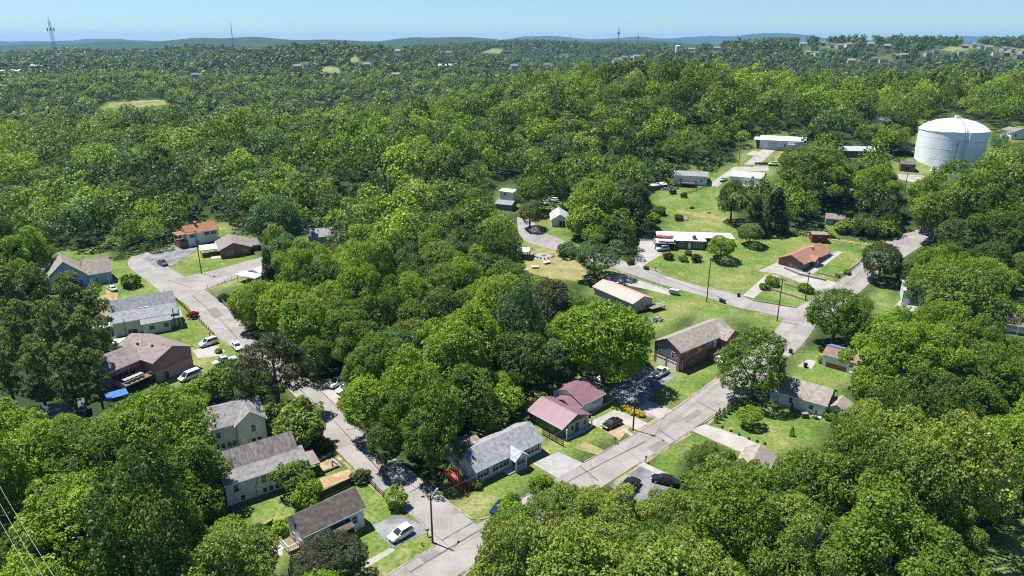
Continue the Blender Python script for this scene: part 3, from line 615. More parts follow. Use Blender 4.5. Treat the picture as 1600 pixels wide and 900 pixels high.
# bare grey trees in the grove
def bare(px, py, hh, label):
    rr = random.Random(int(px)); mb = MB(); g = G(px, py)
    def br(p, d, L, r, k):
        q = p + d * L; mb.tube([p, q], [r, r * .6], 5)
        if k:
            for _ in range(3 if k > 2 else 4):
                e = (d + Vector((rr.uniform(-.8, .8), rr.uniform(-.8, .8), rr.uniform(-.15, .5)))).normalized(); br(p + d * L * rr.uniform(.55, 1), e, L * rr.uniform(.5, .75), r * .55, k - 1)
    br(Vector((0, 0, -.3)), Vector((0, 0, 1)), hh * .42, .2, 5)
    t = thing('bare_tree', label, 'tree', g); mb.build('trunk', mat('dead_wood', (.34, .31, .30), .9, .2, 3), t)
bare(1352, 815, 15, 'leafless grey tree standing up out of the grove'); bare(1245, 955, 16, 'leafless pale tree at the bottom edge of the grove'); bare(1385, 840, 12, 'smaller leafless tree beside the grey one in the grove')
# shrubs and small plants
shrub(206, 448, 3.0, 'mid', 'round shrub on the grass island by the junction')
shrub(302, 497, 1.5, 'maroon', 'crimson shrub beside the street fence')
shrub(342, 551, .9, 'khaki', 'small shrub on the lawn beside the white car')
shrub(563, 752, 1.6, 'deep', 'clipped dark shrub at the corner of the black fence')
shrub(744, 762, 1.1, 'mid', 'shrub at the near corner of the grey ranch house')
shrub(1172, 668, 2.6, 'lime', 'round yellow-green small tree on the lawn by the arborvitae row', 'small', .9, name='ornamental_tree', cat='tree')
for (x, y), lb in zip([(1118, 660), (1123, 655), (1130, 651), (1136, 646), (1141, 642), (1147, 639)], ['first', 'second', 'third', 'fourth', 'fifth', 'sixth']):
    shrub(x, y, .5, 'deep', lb + ' arborvitae from the driveway end of the row by the street', 'spire', R.uniform(.75, 1.0), 'arborvitae row along the lawn', 'arborvitae', 'shrub')
for (x, y), lb in zip([(1236, 643), (1273, 654), (1237, 681)], ['dwarf spire shrub left of the air conditioner', 'dwarf spire shrub right of the air conditioner', 'lone dwarf spire shrub on the lawn']): shrub(x, y, .5, 'deep', lb, 'spire', .75, name='arborvitae')
for k, (x, y) in enumerate([(1128, 668), (1142, 674), (1155, 680), (1170, 686), (1183, 690), (1195, 694)]): shrub(x, y, .28, 'deep', 'tiny seedling shrub in a row along the concrete driveway', 'shrub', 1.2, 'seedlings beside the driveway', 'seedling', 'shrub')
for (x, y), lb in zip([(978, 639), (985, 643), (993, 647), (1001, 650)], ['yellow flower clump nearest the maroon house', 'second yellow flower clump from the maroon house', 'third yellow flower clump, left of the tarred driveway', 'yellow flower clump nearest the street pole driveway']): shrub(x, y, .95, 'yellow', lb, 'shrub', .8, 'yellow flowers by the utility pole', 'flower_clump', 'flowers')
shrub(818, 637, 1.4, 'yellow', 'yellow flowering bed behind the green house', 'shrub', .6, name='flower_clump', cat='flowers'); shrub(830, 634, 1.3, 'yellow', 'second yellow flowering bed, touching the green house', 'shrub', .6, name='flower_clump', cat='flowers')
shrub(1068, 408, 1.5, 'mid', 'rounded green shrub between two purple shrubs'); shrub(1044, 405, 1.7, 'purple', 'purple-leaved shrub beside the carport'); shrub(1088, 408, 1.8, 'purple', 'purple-leaved shrub in front of the white-roofed house'); shrub(1075, 398, 1.3, 'mid', 'green shrub against the white-roofed house')
shrub(985, 412, 1.5, 'deep', 'dark shrub beside the pale concrete driveway'); shrub(1010, 421, .9, 'deep', 'small dark shrub at the mouth of the pale driveway'); shrub(1000, 345, 2.2, 'purple', 'purple-leaved shrub beyond the pale driveway'); shrub(985, 380, 2.2, 'purple', 'purple shrub left of the pale driveway'); shrub(975, 365, 2.5, 'mid', 'green shrub beyond the purple shrub')
shrub(1205, 446, 2.3, 'bright', 'bright shrub in the terraced bed'); shrub(1193, 452, 1.5, 'mid', 'green shrub at the corner of the terraced bed'); shrub(1256, 455, 2.0, 'lime', 'yellow-green shrub beside the second pole'); shrub(1263, 458, 1.6, 'mid', 'green shrub at the end of the terraced bed')
for k, (x, y, r) in enumerate([(1330, 362, 4.6), (1348, 364, 5.0), (1368, 366, 5.0), (1385, 366, 4.2), (1318, 362, 3.6)]): shrub(x, y, r, 'lime' if k % 2 else 'khaki', ['khaki bramble left of the street pole', 'yellow-green bramble mound left of the pole', 'khaki bramble under the pole wires', 'yellow-green bramble right of the pole', 'khaki bramble nearest the red shed'][k], 'shrub', .8, 'bramble thicket beside the upper street', 'bramble', 'shrub')
shrub(1323, 428, 1.3, 'bright', 'bright shrub against the street fence of the red-roofed house'); shrub(1308, 433, .9, 'mid', 'small shrub on the driveway wall end')
shrub(1296, 371, 1.4, 'bright', 'small shrub beside the maroon shed'); shrub(1283, 355, 1.2, 'deep', 'small dark shrub on the lawn by the grey shed')
shrub(1068, 308, 1.6, 'deep', 'small round shrub on the lawn below the wooden deck'); shrub(1030, 335, 2.6, 'mid', 'green shrub at the end of the dry path'); shrub(1022, 345, 2.4, 'bright', 'bright shrub above the white-roofed house'); shrub(1060, 344, 1.8, 'deep', 'shrub in the rock pile')
shrub(1355, 578, 1.2, 'mid', 'shrub beside the small house steps'); shrub(1285, 566, 1.2, 'bright', 'bright shrub beside the concrete walk'); shrub(1296, 655, 1.3, 'bright', 'bright shrub at the corner of the white house')
shrub(352, 775, 2.6, 'purple', 'purple-leaved tree against the weathered-roof house', 'small', .8, name='ornamental_tree', cat='tree'); shrub(358, 812, 1.6, 'lavender', 'lavender flowering shrub below the weathered-roof house')
shrub(445, 650, 2.2, (.35, .26, .17), 'pale pink blossoming shrub behind the yellow-green tree'); shrub(490, 690, 1.9, 'deep', 'dark shrub on the street verge below the small tree'); shrub(505, 702, 1.6, 'mid', 'shrub beside the sand bed'); shrub(545, 842, 1.5, 'lime', 'yellow-green shrub beside the white house porch'); shrub(440, 832, 1.6, 'lime', 'yellow-green bush behind the white house gable'); shrub(405, 838, 1.5, 'deep', 'dark bush beside the patio')
shrub(905, 470, 1.4, 'mid', 'shrub left of the pink-roofed house'); shrub(350, 470, 1.6, 'umber', 'reddish-brown shrub beside the carport fence')
shrub(800, 790, 1.5, 'mid', 'bush behind the dark blue car'); T(848, 760, 22, 'bright', 'small bright green tree at the gravel pad corner of the ranch house', 'small'); T(800, 838, 52, 'mid', 'green tree hiding the lower road beside the dark blue car'); T(900, 800, 46, 'olive', 'olive tree hiding the lower road below the gravel pad'); T(882, 776, 25, 'mid', 'green tree hiding the kerb opposite the gravel pad', 'small'); T(928, 788, 30, 'khaki', 'khaki tree beside the tarred lot'); T(850, 806, 36, 'olive', 'olive tree in front of the small bright green tree'); T(800, 800, 24, 'bright', 'bright green tree beside the dark blue car', 'small')
# the rest of the wood near enough to tell crowns apart
def zone(px, py):
    if py > 690 and px > 730: return 'in the grove at the bottom right'
    if py > 560 and px < 330: return 'in the wood at the bottom left'
    if px > 1290 and py > 430: return 'in the wood along the right edge'
    if px > 1180: return 'near the tank and upper street'
    if px < 380 and py > 330: return 'around the upper left houses'
    if px < 600 and py <= 400: return 'in the wood beyond the upper left houses'
    if px < 620: return 'beside the left street'
    if py > 440: return 'in the wood between the two streets'
    if px < 830: return 'in the middle wood'
    return 'behind the cottages at the end of the road'
MIX = {'in the grove at the bottom right': ['khaki'] * 5 + ['olive'] * 5 + ['mid'] * 2, 'in the wood along the right edge': ['bright'] * 4 + ['mid'] * 3 + ['olive', 'deep'],
       'in the wood at the bottom left': ['bright', 'bright', 'mid', 'mid', 'deep'], 'in the wood between the two streets': ['bright'] * 5 + ['mid'] * 4 + ['lime', 'blue', 'deep', 'olive'], 'beside the left street': ['lime', 'bright', 'mid', 'mid', 'deep']}
MIXD = ['mid'] * 5 + ['bright'] * 5 + ['deep'] * 2 + ['olive'] * 3 + ['blue'] * 2 + ['lime'] * 2 + ['khaki']
def stand(x, y, rnd):
    """which kind of tree grows here: stands of a few kinds, mixed at their edges"""
    v = math.sin(x / 31 + 1.7 * math.sin(y / 57)) + math.sin(y / 37 + 1.3 * math.sin(x / 45) + 2) + rnd * 1.6
    return ['deep', 'mid', 'olive', 'mid', 'bright', 'deep', 'bright', 'lime', 'mid', 'blue', 'khaki'][int((v + 4) * 3.1) % 11]
def discclear(x, y, z, rm, k=0.85):
    px, py, dep = proj(x, y, z); r = rm * FPX / dep * k
    for i in range(16):
        a = i * math.pi / 8
        if isclear(px + math.cos(a) * r, py + math.sin(a) * r): return True
    return isclear(px, py) or isclear(px + r * .5, py) or isclear(px - r * .5, py)
PINEZONE = [(-60, 462), (168, 462), (178, 610), (150, 640), (-60, 640)]; CLEAR.append(PINEZONE); CBB.append((-60, 178, 462, 640))
grid = {}
def near_ok(x, y, r, f):
    gx, gy = int(x // 12), int(y // 12)
    for i in range(gx - 2, gx + 3):
        for j in range(gy - 2, gy + 3):
            for (a, b, c) in grid.get((i, j), ()):
                if (a - x) ** 2 + (b - y) ** 2 < (f * (r + c)) ** 2: return False
    return True
def put(x, y, r): grid.setdefault((int(x // 12), int(y // 12)), []).append((x, y, r))
for t in TREES: put(*t)
CAND = []; FILL_Y = 215
rf = random.Random(3)
def road_near(x, y):
    return any(inpoly((x + dx, y + dy), r) for r in ROADS for dx, dy in ((0, 0), (2, 0), (-2, 0), (0, 2), (0, -2)))
for it in range(26000):
    y = 62 + (FILL_Y - 62) * math.sqrt(rf.random()); hw = 0.80 * y + 14; x = rf.uniform(-hw, hw)
    big = it < 5000; rm = rf.uniform(4.8, 7.6) if big else (rf.uniform(3.6, 5.0) if it < 17000 else rf.uniform(2.6, 4.0))
    if not near_ok(x, y, rm, 0.62): continue
    pt = rf.choice(['round', 'round', 'oval', 'spread'] + (['big'] if rm > 6.4 else [])) if rm > 3.6 else 'small'
    p = PRO[pt][0]; zs = rf.uniform(0.9, 1.45) if rm > 4 else rf.uniform(.9, 1.4)
    if discclear(x, y, hz(x, y) + p.zc * rm * zs, rm): continue
    gx, gy, gd = proj(x, y, hz(x, y))
    if isclear(gx, gy) or road_near(x, y): continue
    px, py, d = proj(x, y, hz(x, y) + p.zc * rm * zs)
    if px < -rm * FPX / d or px > 1600 + rm * FPX / d or py > 900 + rm * FPX / d: continue
    z = zone(px, py); c = rf.choice(MIX[z]) if z in MIX else stand(x, y, rf.uniform(-1, 1))
    put(x, y, rm); CAND.append((rm / d, x, y, rm, pt, zs, c, z))
CAND.sort(reverse=True); NFILL = max(0, 300 - sum(1 for o in COL.objects if o.name.split('.')[0] == 'broadleaf_tree')); REST = CAND[NFILL:]
for (_k, x, y, rm, pt, zs, c, z) in CAND[:NFILL]:
    sz = 'large' if rm > 6.2 else ('medium' if rm > 4.4 else 'small')
    plant('broadleaf_tree', pt, Vector((x, y, hz(x, y))), rm, c, f'{sz} {WORD[c]} tree {z}', 'tree', f'trees {z}', zs)
print('individual trees', len(TREES), NFILL, len(REST))
# distant woods: one mass beyond the trees one can tell apart
def far_woods():
    lod = {0: [crown(200 + i, 17, 26, 7, 0.062, 0.95, ['round', 'oval'][i % 2], (.28, .42), (.09, .14), True, lump=.42, rnd=.4) for i in range(8)], 1: [crown(220 + i, 12, 13, 4, 0.13, 0.95, 'round', (.32, .46), (.12, .18), True, lump=.42, rnd=.3) for i in range(6)],
           2: [crown(240 + i, 6, 8, 3, 0.27, 0.95, 'round', (.4, .55), (.18, .28), True, rnd=.2) for i in range(6)]}
    print('lod', {k: [len(t[1]) for t in v] for k, v in lod.items()})
    names = ['mid'] * 6 + ['bright'] * 4 + ['deep'] * 3 + ['olive'] * 3 + ['lime', 'blue']
    lod[9] = [crown(260 + i, 20, 34, 9, 0.047, 0.95, 'round', (.28, .42), (.08, .13), lump=.38, rnd=.55) for i in range(6)]
    Q, Tn, Cc = [], [], []; rs = np.random.RandomState(5); cnt = [0, 0, 0]
    for (_k, x, y, rm, pt, zs, c, z) in REST:
        q, t = lod[9][rs.randint(6)]; Q.append(q * np.array([rm, rm, rm * zs], np.float32) + np.array([x, y, hz(x, y) + PRO[pt][0].zc * rm * zs], np.float32)); Tn.append(t)
        Cc.append(np.broadcast_to(np.array(COLS[c], np.float32), (len(q), 3)))
    bands = [(FILL_Y - 8, 520, 9000, 0), (520, 1250, 26000, 1), (1250, 3600, 60000, 2)]
    for y0, y1, tries, L in bands:
        g = {}
        for _ in range(tries):
            y = math.sqrt(rs.uniform(y0 * y0, y1 * y1)); x = rs.uniform(-.8, .8) * y + rs.uniform(-10, 10); r = 3.6 + 5.6 * rs.uniform() ** 1.3 if L == 0 else (3.8 + 6 * rs.uniform() ** 1.3 if L == 1 else rs.uniform(6, 12))
            cs = 14 if L < 2 else 20; gx, gy = int(x // cs), int(y // cs); ok = True
            for i in (-1, 0, 1):
                for j in (-1, 0, 1):
                    for (a, b, c) in g.get((gx + i, gy + j), ()):
                        if (a - x) ** 2 + (b - y) ** 2 < (0.58 * (r + c)) ** 2: ok = False
            if not ok: continue
            if L == 0 and y < FILL_Y + 12 and not near_ok(x, y, r, .6): continue
            z = hz(x, y); zc = r * (1.15, .95, .55)[L]
            if discclear(x, y, z + zc, r, .8): continue
            px, py, d = proj(x, y, z)
            if isclear(px, py): continue
            if px < -60 or px > 1660: continue
            g.setdefault((gx, gy), []).append((x, y, r)); cnt[L] += 1
            q, t = lod[L][rs.randint(len(lod[L]))]
            a = rs.uniform(0, 6.28); ca, sa = math.cos(a), math.sin(a); zs = rs.uniform(.85, 1.5)
            M = np.array([[ca, sa, 0], [-sa, ca, 0], [0, 0, zs]], np.float32) * r
            Q.append(q @ M + np.array([x, y, z + zc], np.float32)); Tn.append(t)
            c = np.array(COLS[stand(x, y, rs.uniform(-1, 1)) if L < 2 else names[rs.randint(len(names))]]) * (1, .92, .62)[L] * rs.choice([.62, .8, 1.0, 1.0, 1.15, 1.3]); Cc.append(np.broadcast_to(c.astype(np.float32), (len(q), 3)))
    Q = np.concatenate(Q); print('far trees', cnt, 'quads', len(Q))
    me = quadmesh('distant_woods', Q, np.concatenate(Tn), LEAFV, np.concatenate(Cc))
    props(link('distant_woods', me), kind='stuff')
far_woods()
# ------------------------------------------------------------------ buildings
RG = shingle('roof_grey', (0.25, 0.25, 0.26)); RT = shingle('roof_tan', (0.27, 0.235, 0.205)); RB = shingle('roof_brown', (0.115, 0.10, 0.09), .25)
RC = shingle('roof_charcoal', (0.135, 0.135, 0.14), .2); RLG = shingle('roof_light_grey', (0.36, 0.37, 0.38), .12); RO = shingle('roof_orange', (0.33, 0.16, 0.085))
RR = shingle('roof_red_brown', (0.30, 0.15, 0.105)); RGM = shingle('roof_grey_mauve', (0.225, 0.212, 0.215)); RMV = shingle('roof_mauve_brown', (0.225, 0.19, 0.178)); RWT = mat('roof_white', (0.58, 0.60, 0.61), .5, .08, .6)
RMAR = siding('roof_maroon_metal', (0.20, 0.115, 0.14), .4, var=.08, rough=.38); RPK = siding('roof_pink_metal', (0.55, 0.31, 0.26), .4, var=.06, rough=.45); RBLUE = siding('roof_blue_metal', (0.13, 0.17, 0.27), .3)
ROLD = mat('roof_streaked', (0.21, 0.195, 0.18), .9, .1, 2.2, col2=(0.07, 0.062, 0.058), stretch=(1.6, .35, .35), detail=9, bump=.4, bscale=8)
SWH = siding('siding_white', (0.70, 0.71, 0.71)); SLB = siding('siding_pale_blue', (0.50, 0.60, 0.66)); SGB = siding('siding_grey_blue', (0.55, 0.59, 0.65)); SBL = siding('siding_blue', (0.22, 0.36, 0.50))
SPG = siding('siding_pale_green', (0.60, 0.63, 0.59)); SGR = siding('siding_dark_green', (0.085, 0.125, 0.10)); STN = siding('siding_tan', (0.46, 0.43, 0.36)); SGY = siding('siding_slate', (0.16, 0.18, 0.20))
SMV = siding('siding_mauve', (0.33, 0.19, 0.19)); SBR = siding('siding_brown', (0.17, 0.10, 0.075)); SMR = siding('siding_maroon', (0.17, 0.04, 0.04)); SCR = siding('siding_cream', (0.60, 0.52, 0.38))
BRK = brickmat('brick_red', (0.28, 0.095, 0.06), (0.20, 0.065, 0.045), (0.34, 0.29, 0.25)); BRT = brickmat('brick_tan', (0.42, 0.32, 0.22), (0.36, 0.27, 0.19), (0.45, 0.40, 0.34)); BRD = brickmat('brick_dark', (0.16, 0.08, 0.06), (0.12, 0.06, 0.05), (0.25, 0.22, 0.2))
BLK = mat('black_paint', (0.02, 0.02, 0.022), .5, .1, 3); BLOCK = mat('concrete_block', (0.42, 0.40, 0.37), .9, .12, 1.5); RED = mat('red_stain', (0.36, 0.075, 0.04), .7, .2, 2)
DOORB = mat('door_brown', (0.16, 0.075, 0.04), .6, .1, 2); DOORG = mat('door_green', (0.06, 0.10, 0.085), .5, .1, 2)
class House:
    pass
def house(name, label, cat, A, B, L=None, group=None, dz=0.0):
    a, b = G(*A), G(*B); h = House(); d = b - a; h.L = L or math.hypot(d.x, d.y)
    h.root = thing(name, label, cat, (a.x, a.y, a.z + dz), math.atan2(d.y, d.x), group); return h
def ext(mb, prof, s0, s1, axis):
    f = (lambda p, s: (s, p[0], p[1])) if axis == 'x' else (lambda p, s: (p[0], s, p[1]))
    mb.prism([f(p, s0) for p in prof], [f(p, s1) for p in prof])
def block(h, x0, x1, y0, y1, zw, rise, wm, rm, ridge='x', oh=.4, prof=None, z0=-1.2, wall='wall', roof='roof', th=.16, trim=True, walls=True, peak=.5, label=None):
    """gabled volume: walls with their gables, one roof with overhangs and thickness, white boards under the eaves"""
    a0, a1 = (y0, y1) if ridge == 'x' else (x0, x1); s0, s1 = (x0, x1) if ridge == 'x' else (y0, y1)
    prof = prof or [(a0, zw), (a0 + (a1 - a0) * peak, zw + rise), (a1, zw)]
    if walls:
        mb = MB(); ext(mb, [(a0, z0), (a1, z0)] + prof[::-1], s0, s1, ridge); w = mb.build(wall, wm, h.root)
        if label: w['label'] = label
    pr = list(prof)
    def outp(p, q):
        d = Vector((p[0] - q[0], p[1] - q[1])); k = oh / max(abs(d.x), .01); return (p[0] + d.x * k, p[1] + d.y * k)
    pr[0] = outp(pr[0], pr[1]); pr[-1] = outp(pr[-1], pr[-2])
    top = [(p, z + .012 + th) for p, z in pr]; bot = [(p, z + .012) for p, z in pr]
    mb = MB(); ext(mb, bot + top[::-1], s0 - oh * .8, s1 + oh * .8, ridge); r = mb.build(roof, rm, h.root)
    if trim:
        for (p, z), sg in ((pr[0], -1), (pr[-1], 1)):
            mb = MB(); q = [(p, z - .06), (p + sg * .05, z - .06), (p + sg * .05, z + th - .03), (p, z + th - .03)]
            ext(mb, q, s0 - oh * .8, s1 + oh * .8, ridge); mb.build('fascia', WHITE, r)
    return r
def hip(h, x0, x1, y0, y1, zw, rise, wm, rm, oh=.5, z0=-1.2, walls=True):
    if walls: bx('wall', wm, h.root, x0, x1, y0, y1, z0, zw)
    X0, X1, Y0, Y1 = x0 - oh, x1 + oh, y0 - oh, y1 + oh; zb = zw - .06; m = min(X1 - X0, Y1 - Y0) / 2
    if X1 - X0 >= Y1 - Y0: r0, r1 = (X0 + m, (Y0 + Y1) / 2, zw + rise), (X1 - m + .01, (Y0 + Y1) / 2, zw + rise)
    else: r0, r1 = ((X0 + X1) / 2, Y0 + m, zw + rise), ((X0 + X1) / 2, Y1 - m + .01, zw + rise)
    mb = MB(); mb.v = [(X0, Y0, zb), (X1, Y0, zb), (X1, Y1, zb), (X0, Y1, zb), (X0, Y0, zb + .14), (X1, Y0, zb + .14), (X1, Y1, zb + .14), (X0, Y1, zb + .14), r0, r1]
    mb.f = [(3, 2, 1, 0), (0, 1, 5, 4), (1, 2, 6, 5), (2, 3, 7, 6), (3, 0, 4, 7)]
    mb.f += [(4, 5, 9, 8), (5, 6, 9), (6, 7, 8, 9), (7, 4, 8)] if X1 - X0 >= Y1 - Y0 else [(4, 5, 8), (5, 6, 9, 8), (6, 7, 9), (7, 4, 8, 9)]
    return mb.build('roof', rm, h.root)
def facebox(face, plane, u0, u1, z0, z1, d0, d1):
    if face == 'F': return (u0, u1, plane - d1, plane - d0, z0, z1)
    if face == 'B': return (u0, u1, plane + d0, plane + d1, z0, z1)
    if face == 'L': return (plane - d1, plane - d0, u0, u1, z0, z1)
    return (plane + d0, plane + d1, u0, u1, z0, z1)
def win(h, face, plane, u, z, w=.95, hh=1.25, shut=None, fm=None, n=1):
    f = MB().box(*facebox(face, plane, u - w / 2 - .09, u + w / 2 + .09, z - .09, z + hh + .09, -.05, .045)).build('window', fm or WHITE, h.root)
    MB().box(*facebox(face, plane, u - w / 2, u + w / 2, z, z + hh, .0, .055)).build('pane', GLASS, f)
    bar = MB().box(*facebox(face, plane, u - w / 2, u + w / 2, z + hh * .48, z + hh * .52, .0, .07)); 
    for k in range(1, n): bar.box(*facebox(face, plane, u - w / 2 + w * k / n - .04, u - w / 2 + w * k / n + .04, z, z + hh, .0, .072))
    bar.build('sash', fm or WHITE, f)
    if shut:
        for s in (-1, 1):
            c = u + s * (w / 2 + .29); MB().box(*facebox(face, plane, c - .17, c + .17, z - .06, z + hh + .06, -.03, .05)).build('shutter', shut, h.root)
def door(h, face, plane, u, z=0.0, w=.95, hh=2.05, m=None):
    d = MB().box(*facebox(face, plane, u - w / 2, u + w / 2, z, z + hh, -.05, .05)).build('door', m or WHITE, h.root)
    MB().box(*facebox(face, plane, u + w * .32, u + w * .4, z + .95, z + 1.05, .04, .11)).build('handle', METAL, d)
    MB().box(*facebox(face, plane, u - w / 2 - .1, u + w / 2 + .1, z + hh, z + hh + .1, -.05, .06)).build('door_trim', WHITE, d)
def garage(h, face, plane, u, z=0.0, w=2.6, hh=2.1):
    d = MB().box(*facebox(face, plane, u - w / 2, u + w / 2, z, z + hh, -.05, .05)).build('garage_door', WHITE, h.root)
    g = MB()
    for k in range(4): g.box(*facebox(face, plane, u - w / 2 + w * (k + .15) / 4, u - w / 2 + w * (k + .85) / 4, z + hh * .72, z + hh * .9, .0, .06))
    g.build('pane', GLASS, d)
def vent(h, x, y, z): MB().tube([(x, y, z - .5), (x, y, z + .45)], .07, 7).build('vent_pipe', METAL, h.root)
def chimney(h, x, y, z0, z1, m=BRK, s=.4):
    c = bx('chimney', m, h.root, x - s, x + s, y - s, y + s, z0, z1); bx('chimney_cap', BLOCK, c, x - s - .08, x + s + .08, y - s - .08, y + s + .08, z1, z1 + .12)
def posts(h, pts, z0, z1, m=WHITE, s=.07, name='porch_post'):
    for x, y in pts: bx(name, m, h.root, x - s, x + s, y - s, y + s, z0, z1)
def slab(h, name, m, x0, x1, y0, y1, z0, z1): return bx(name, m, h.root, x0, x1, y0, y1, z0, z1)
def shed_roof(h, x0, x1, y0, y1, za, zb, m, name='roof', axis='y', th=.12):
    mb = MB()
    if axis == 'y': mb.prism([(x0, y0, za), (x0, y1, zb), (x0, y1, zb + th), (x0, y0, za + th)], [(x1, y0, za), (x1, y1, zb), (x1, y1, zb + th), (x1, y0, za + th)])
    else: mb.prism([(x0, y0, za), (x1, y0, zb), (x1, y0, zb + th), (x0, y0, za + th)], [(x0, y1, za), (x1, y1, zb), (x1, y1, zb + th), (x0, y1, za + th)])
    return mb.build(name, m, h.root)
def rail(h, P, z, m, hh=.95, name='railing', gap=.25):
    mb = MB()
    for (ax, ay), (bx_, by) in zip(P, P[1:]):
        mb.tube([(ax, ay, z + hh), (bx_, by, z + hh)], .05, 4); mb.tube([(ax, ay, z + .12), (bx_, by, z + .12)], .04, 4)
        n = max(2, int(math.hypot(bx_ - ax, by - ay) / gap))
        for k in range(n + 1):
            t = k / n; x, y = ax + (bx_ - ax) * t, ay + (by - ay) * t; mb.tube([(x, y, z), (x, y, z + hh)], .05 if k in (0, n) else .025, 4)
    return mb.build(name, m, h.root)
def stairs(h, x0, x1, y0, dy, z0, z1, m, n=6, name='steps'):
    mb = MB()
    for k in range(n): mb.box(x0, x1, y0 + dy * k / n if dy > 0 else y0 + dy * (k + 1) / n, y0 + dy * (k + 1) / n if dy > 0 else y0 + dy * k / n, z0 - .4, z0 + (z1 - z0) * (1 - k / n))
    return mb.build(name, m, h.root)
# white house with dark brown roof beside the parking pad
h = house('white_house', 'narrow white house with dark brown shingle roof beside the tarred parking pad', 'house', (478, 868), (570, 822))
block(h, 0, h.L, 0, 5.2, 3.7, 1.9, SWH, RB)
for u, z in ((1.5, .6), (3.6, .6)): win(h, 'L', 0, u, z, .8, 1.3)
win(h, 'L', 0, 2.6, 3.3, .6, .9); win(h, 'F', 0, 1.4, 1.4); win(h, 'F', 0, 8.3, 1.4); door(h, 'F', 0, 5.4, .3, m=DOORB)
shed_roof(h, 4.2, 7.4, -1.9, -.05, 2.35, 2.75, RB, 'porch_roof'); posts(h, [(4.3, -1.8), (7.3, -1.8)], -.3, 2.4); slab(h, 'porch_floor', WOODD, 4.2, 7.4, -1.9, -.1, -.3, .25)
slab(h, 'deck', WOODD, -1.8, -.1, 1.8, 5.0, .2, .4); rail(h, [(-.1, 1.9), (-1.75, 1.9), (-1.75, 4.9)], .4, WHITE); MB().box(-3.3, -1.8, 3.5, 4.7, -.4, .1).build('steps', WHITE, h.root)
# grey house with weathered roof
h = house('grey_house', 'pale grey house with long streaked weathered roof and lower front roof', 'house', (357, 791), (478, 750))
L = 12.6
block(h, 0, L, 0, 8.2, 4.0, 0, SPG, ROLD, prof=[(2.6, 5.15), (5.2, 7.1), (8.2, 4.6)], oh=.25)
block(h, 0, L + .8, 0, 2.6, 4, 0, SPG, RGM, prof=[(0, 4.0), (2.6, 5.0)], oh=.3)
slab(h, 'wall', SPG, -.003, L + .003, 2.5, 8.2, -1.2, 4.9)
for u in (1.6, 6.0, 7.3): win(h, 'F', 0, u, 2.2, .8, 1.35)
for u, w in ((2.4, .7), (6.0, .6), (7.0, .6), (8.0, .6)): win(h, 'F', 0, u, .3, w, .9)
win(h, 'L', -.003, 4.8, 2.4); MB().tube([(4.6, -.1, -.5), (4.6, -.1, 2.0), (5.2, -.1, 3.9)], .05, 5).build('drain_pipe', METAL, h.root)
slab(h, 'back_wing', SPG, -3.4, -.01, 3.4, 7.6, -1.2, 2.6); shed_roof(h, -3.8, -.02, 3.0, 8.0, 2.62, 2.8, RMV)
shed_roof(h, L + .3, L + 3.2, .3, 4.2, 2.2, 2.7, RMV, 'porch_roof', 'y'); posts(h, [(L + 3, .5), (L + 3, 4.0)], -.4, 2.3, BLK)
# pale two-storey house
h = house('two_storey_house', 'pale green-grey two-storey house with cross gable and mauve-grey roof', 'house', (334, 712), (429, 686))
block(h, 0, 9.6, .6, 9.2, 5.2, 2.0, SPG, RGM); block(h, 4.6, 9.6, -.4, 5.0, 5.2, 2.0, SPG, RGM, 'y', wall='gable_wing')
win(h, 'F', -.4, 7.4, 3.0, .8, 1.4, WHITE); win(h, 'F', -.4, 8.2, .5, .7, 1.1); win(h, 'F', -.4, 7.2, .5, .7, 1.1); door(h, 'F', -.4, 5.6, .1)
for u in (.9, 1.9, 3.0, 3.9): win(h, 'F', .6, u, .7, .7, 1.0)
win(h, 'F', .6, 1.4, 3.0, .8, 1.1); vent(h, 3.2, 2.6, 6.3); win(h, 'R', 9.6, 1.8, 2.8)
# mauve house with deck
h = house('mauve_house', 'mauve and tan brick house with brown roof and furnished deck', 'house', (247, 598), (303, 573))
L = 9.2
block(h, 0, L, 0, 14, 5.2, 1.9, SMV, RMV, 'y', oh=.6); slab(h, 'lower_wall', BRT, -.02, L + .02, -.02, 14.02, -1.2, 2.5)
block(h, -8.2, -.02, 4.6, 13.2, 5.1, 1.9, SMV, RMV, 'x', oh=.6, wall='side_wing'); door(h, 'F', -.02, 2.4, -.1, m=DOORB); vent(h, 3.1, 5.0, 6.6); vent(h, 3.3, 8.5, 6.7)
bx('vent_box', BLK, h.root, 2.2, 2.6, 8.8, 9.2, 6.0, 6.8); bx('vent_box', BLK, h.root, 2.9, 3.3, 4.4, 4.8, 6.3, 7.0)
for u in (-6.6, -5.3, -4.0, -2.4): win(h, 'F', 4.6, u, 2.2, .9, 1.2, fm=BLK)
slab(h, 'deck', WOODD, -7.4, -.05, .6, 4.4, 1.75, 1.95); rail(h, [(-7.3, 4.3), (-7.3, .7), (-.2, .7)], 1.95, mat('rail_pink', (.42, .30, .29), .6, .1)); posts(h, [(-7.2, .8), (-3.7, .8), (-.3, .8), (-7.2, 4.2)], -1, 1.75, BLK, name='deck_post'); slab(h, 'lower_wall', BRD, -8.2, -.1, 4.63, 13.1, -1.2, 1.7)
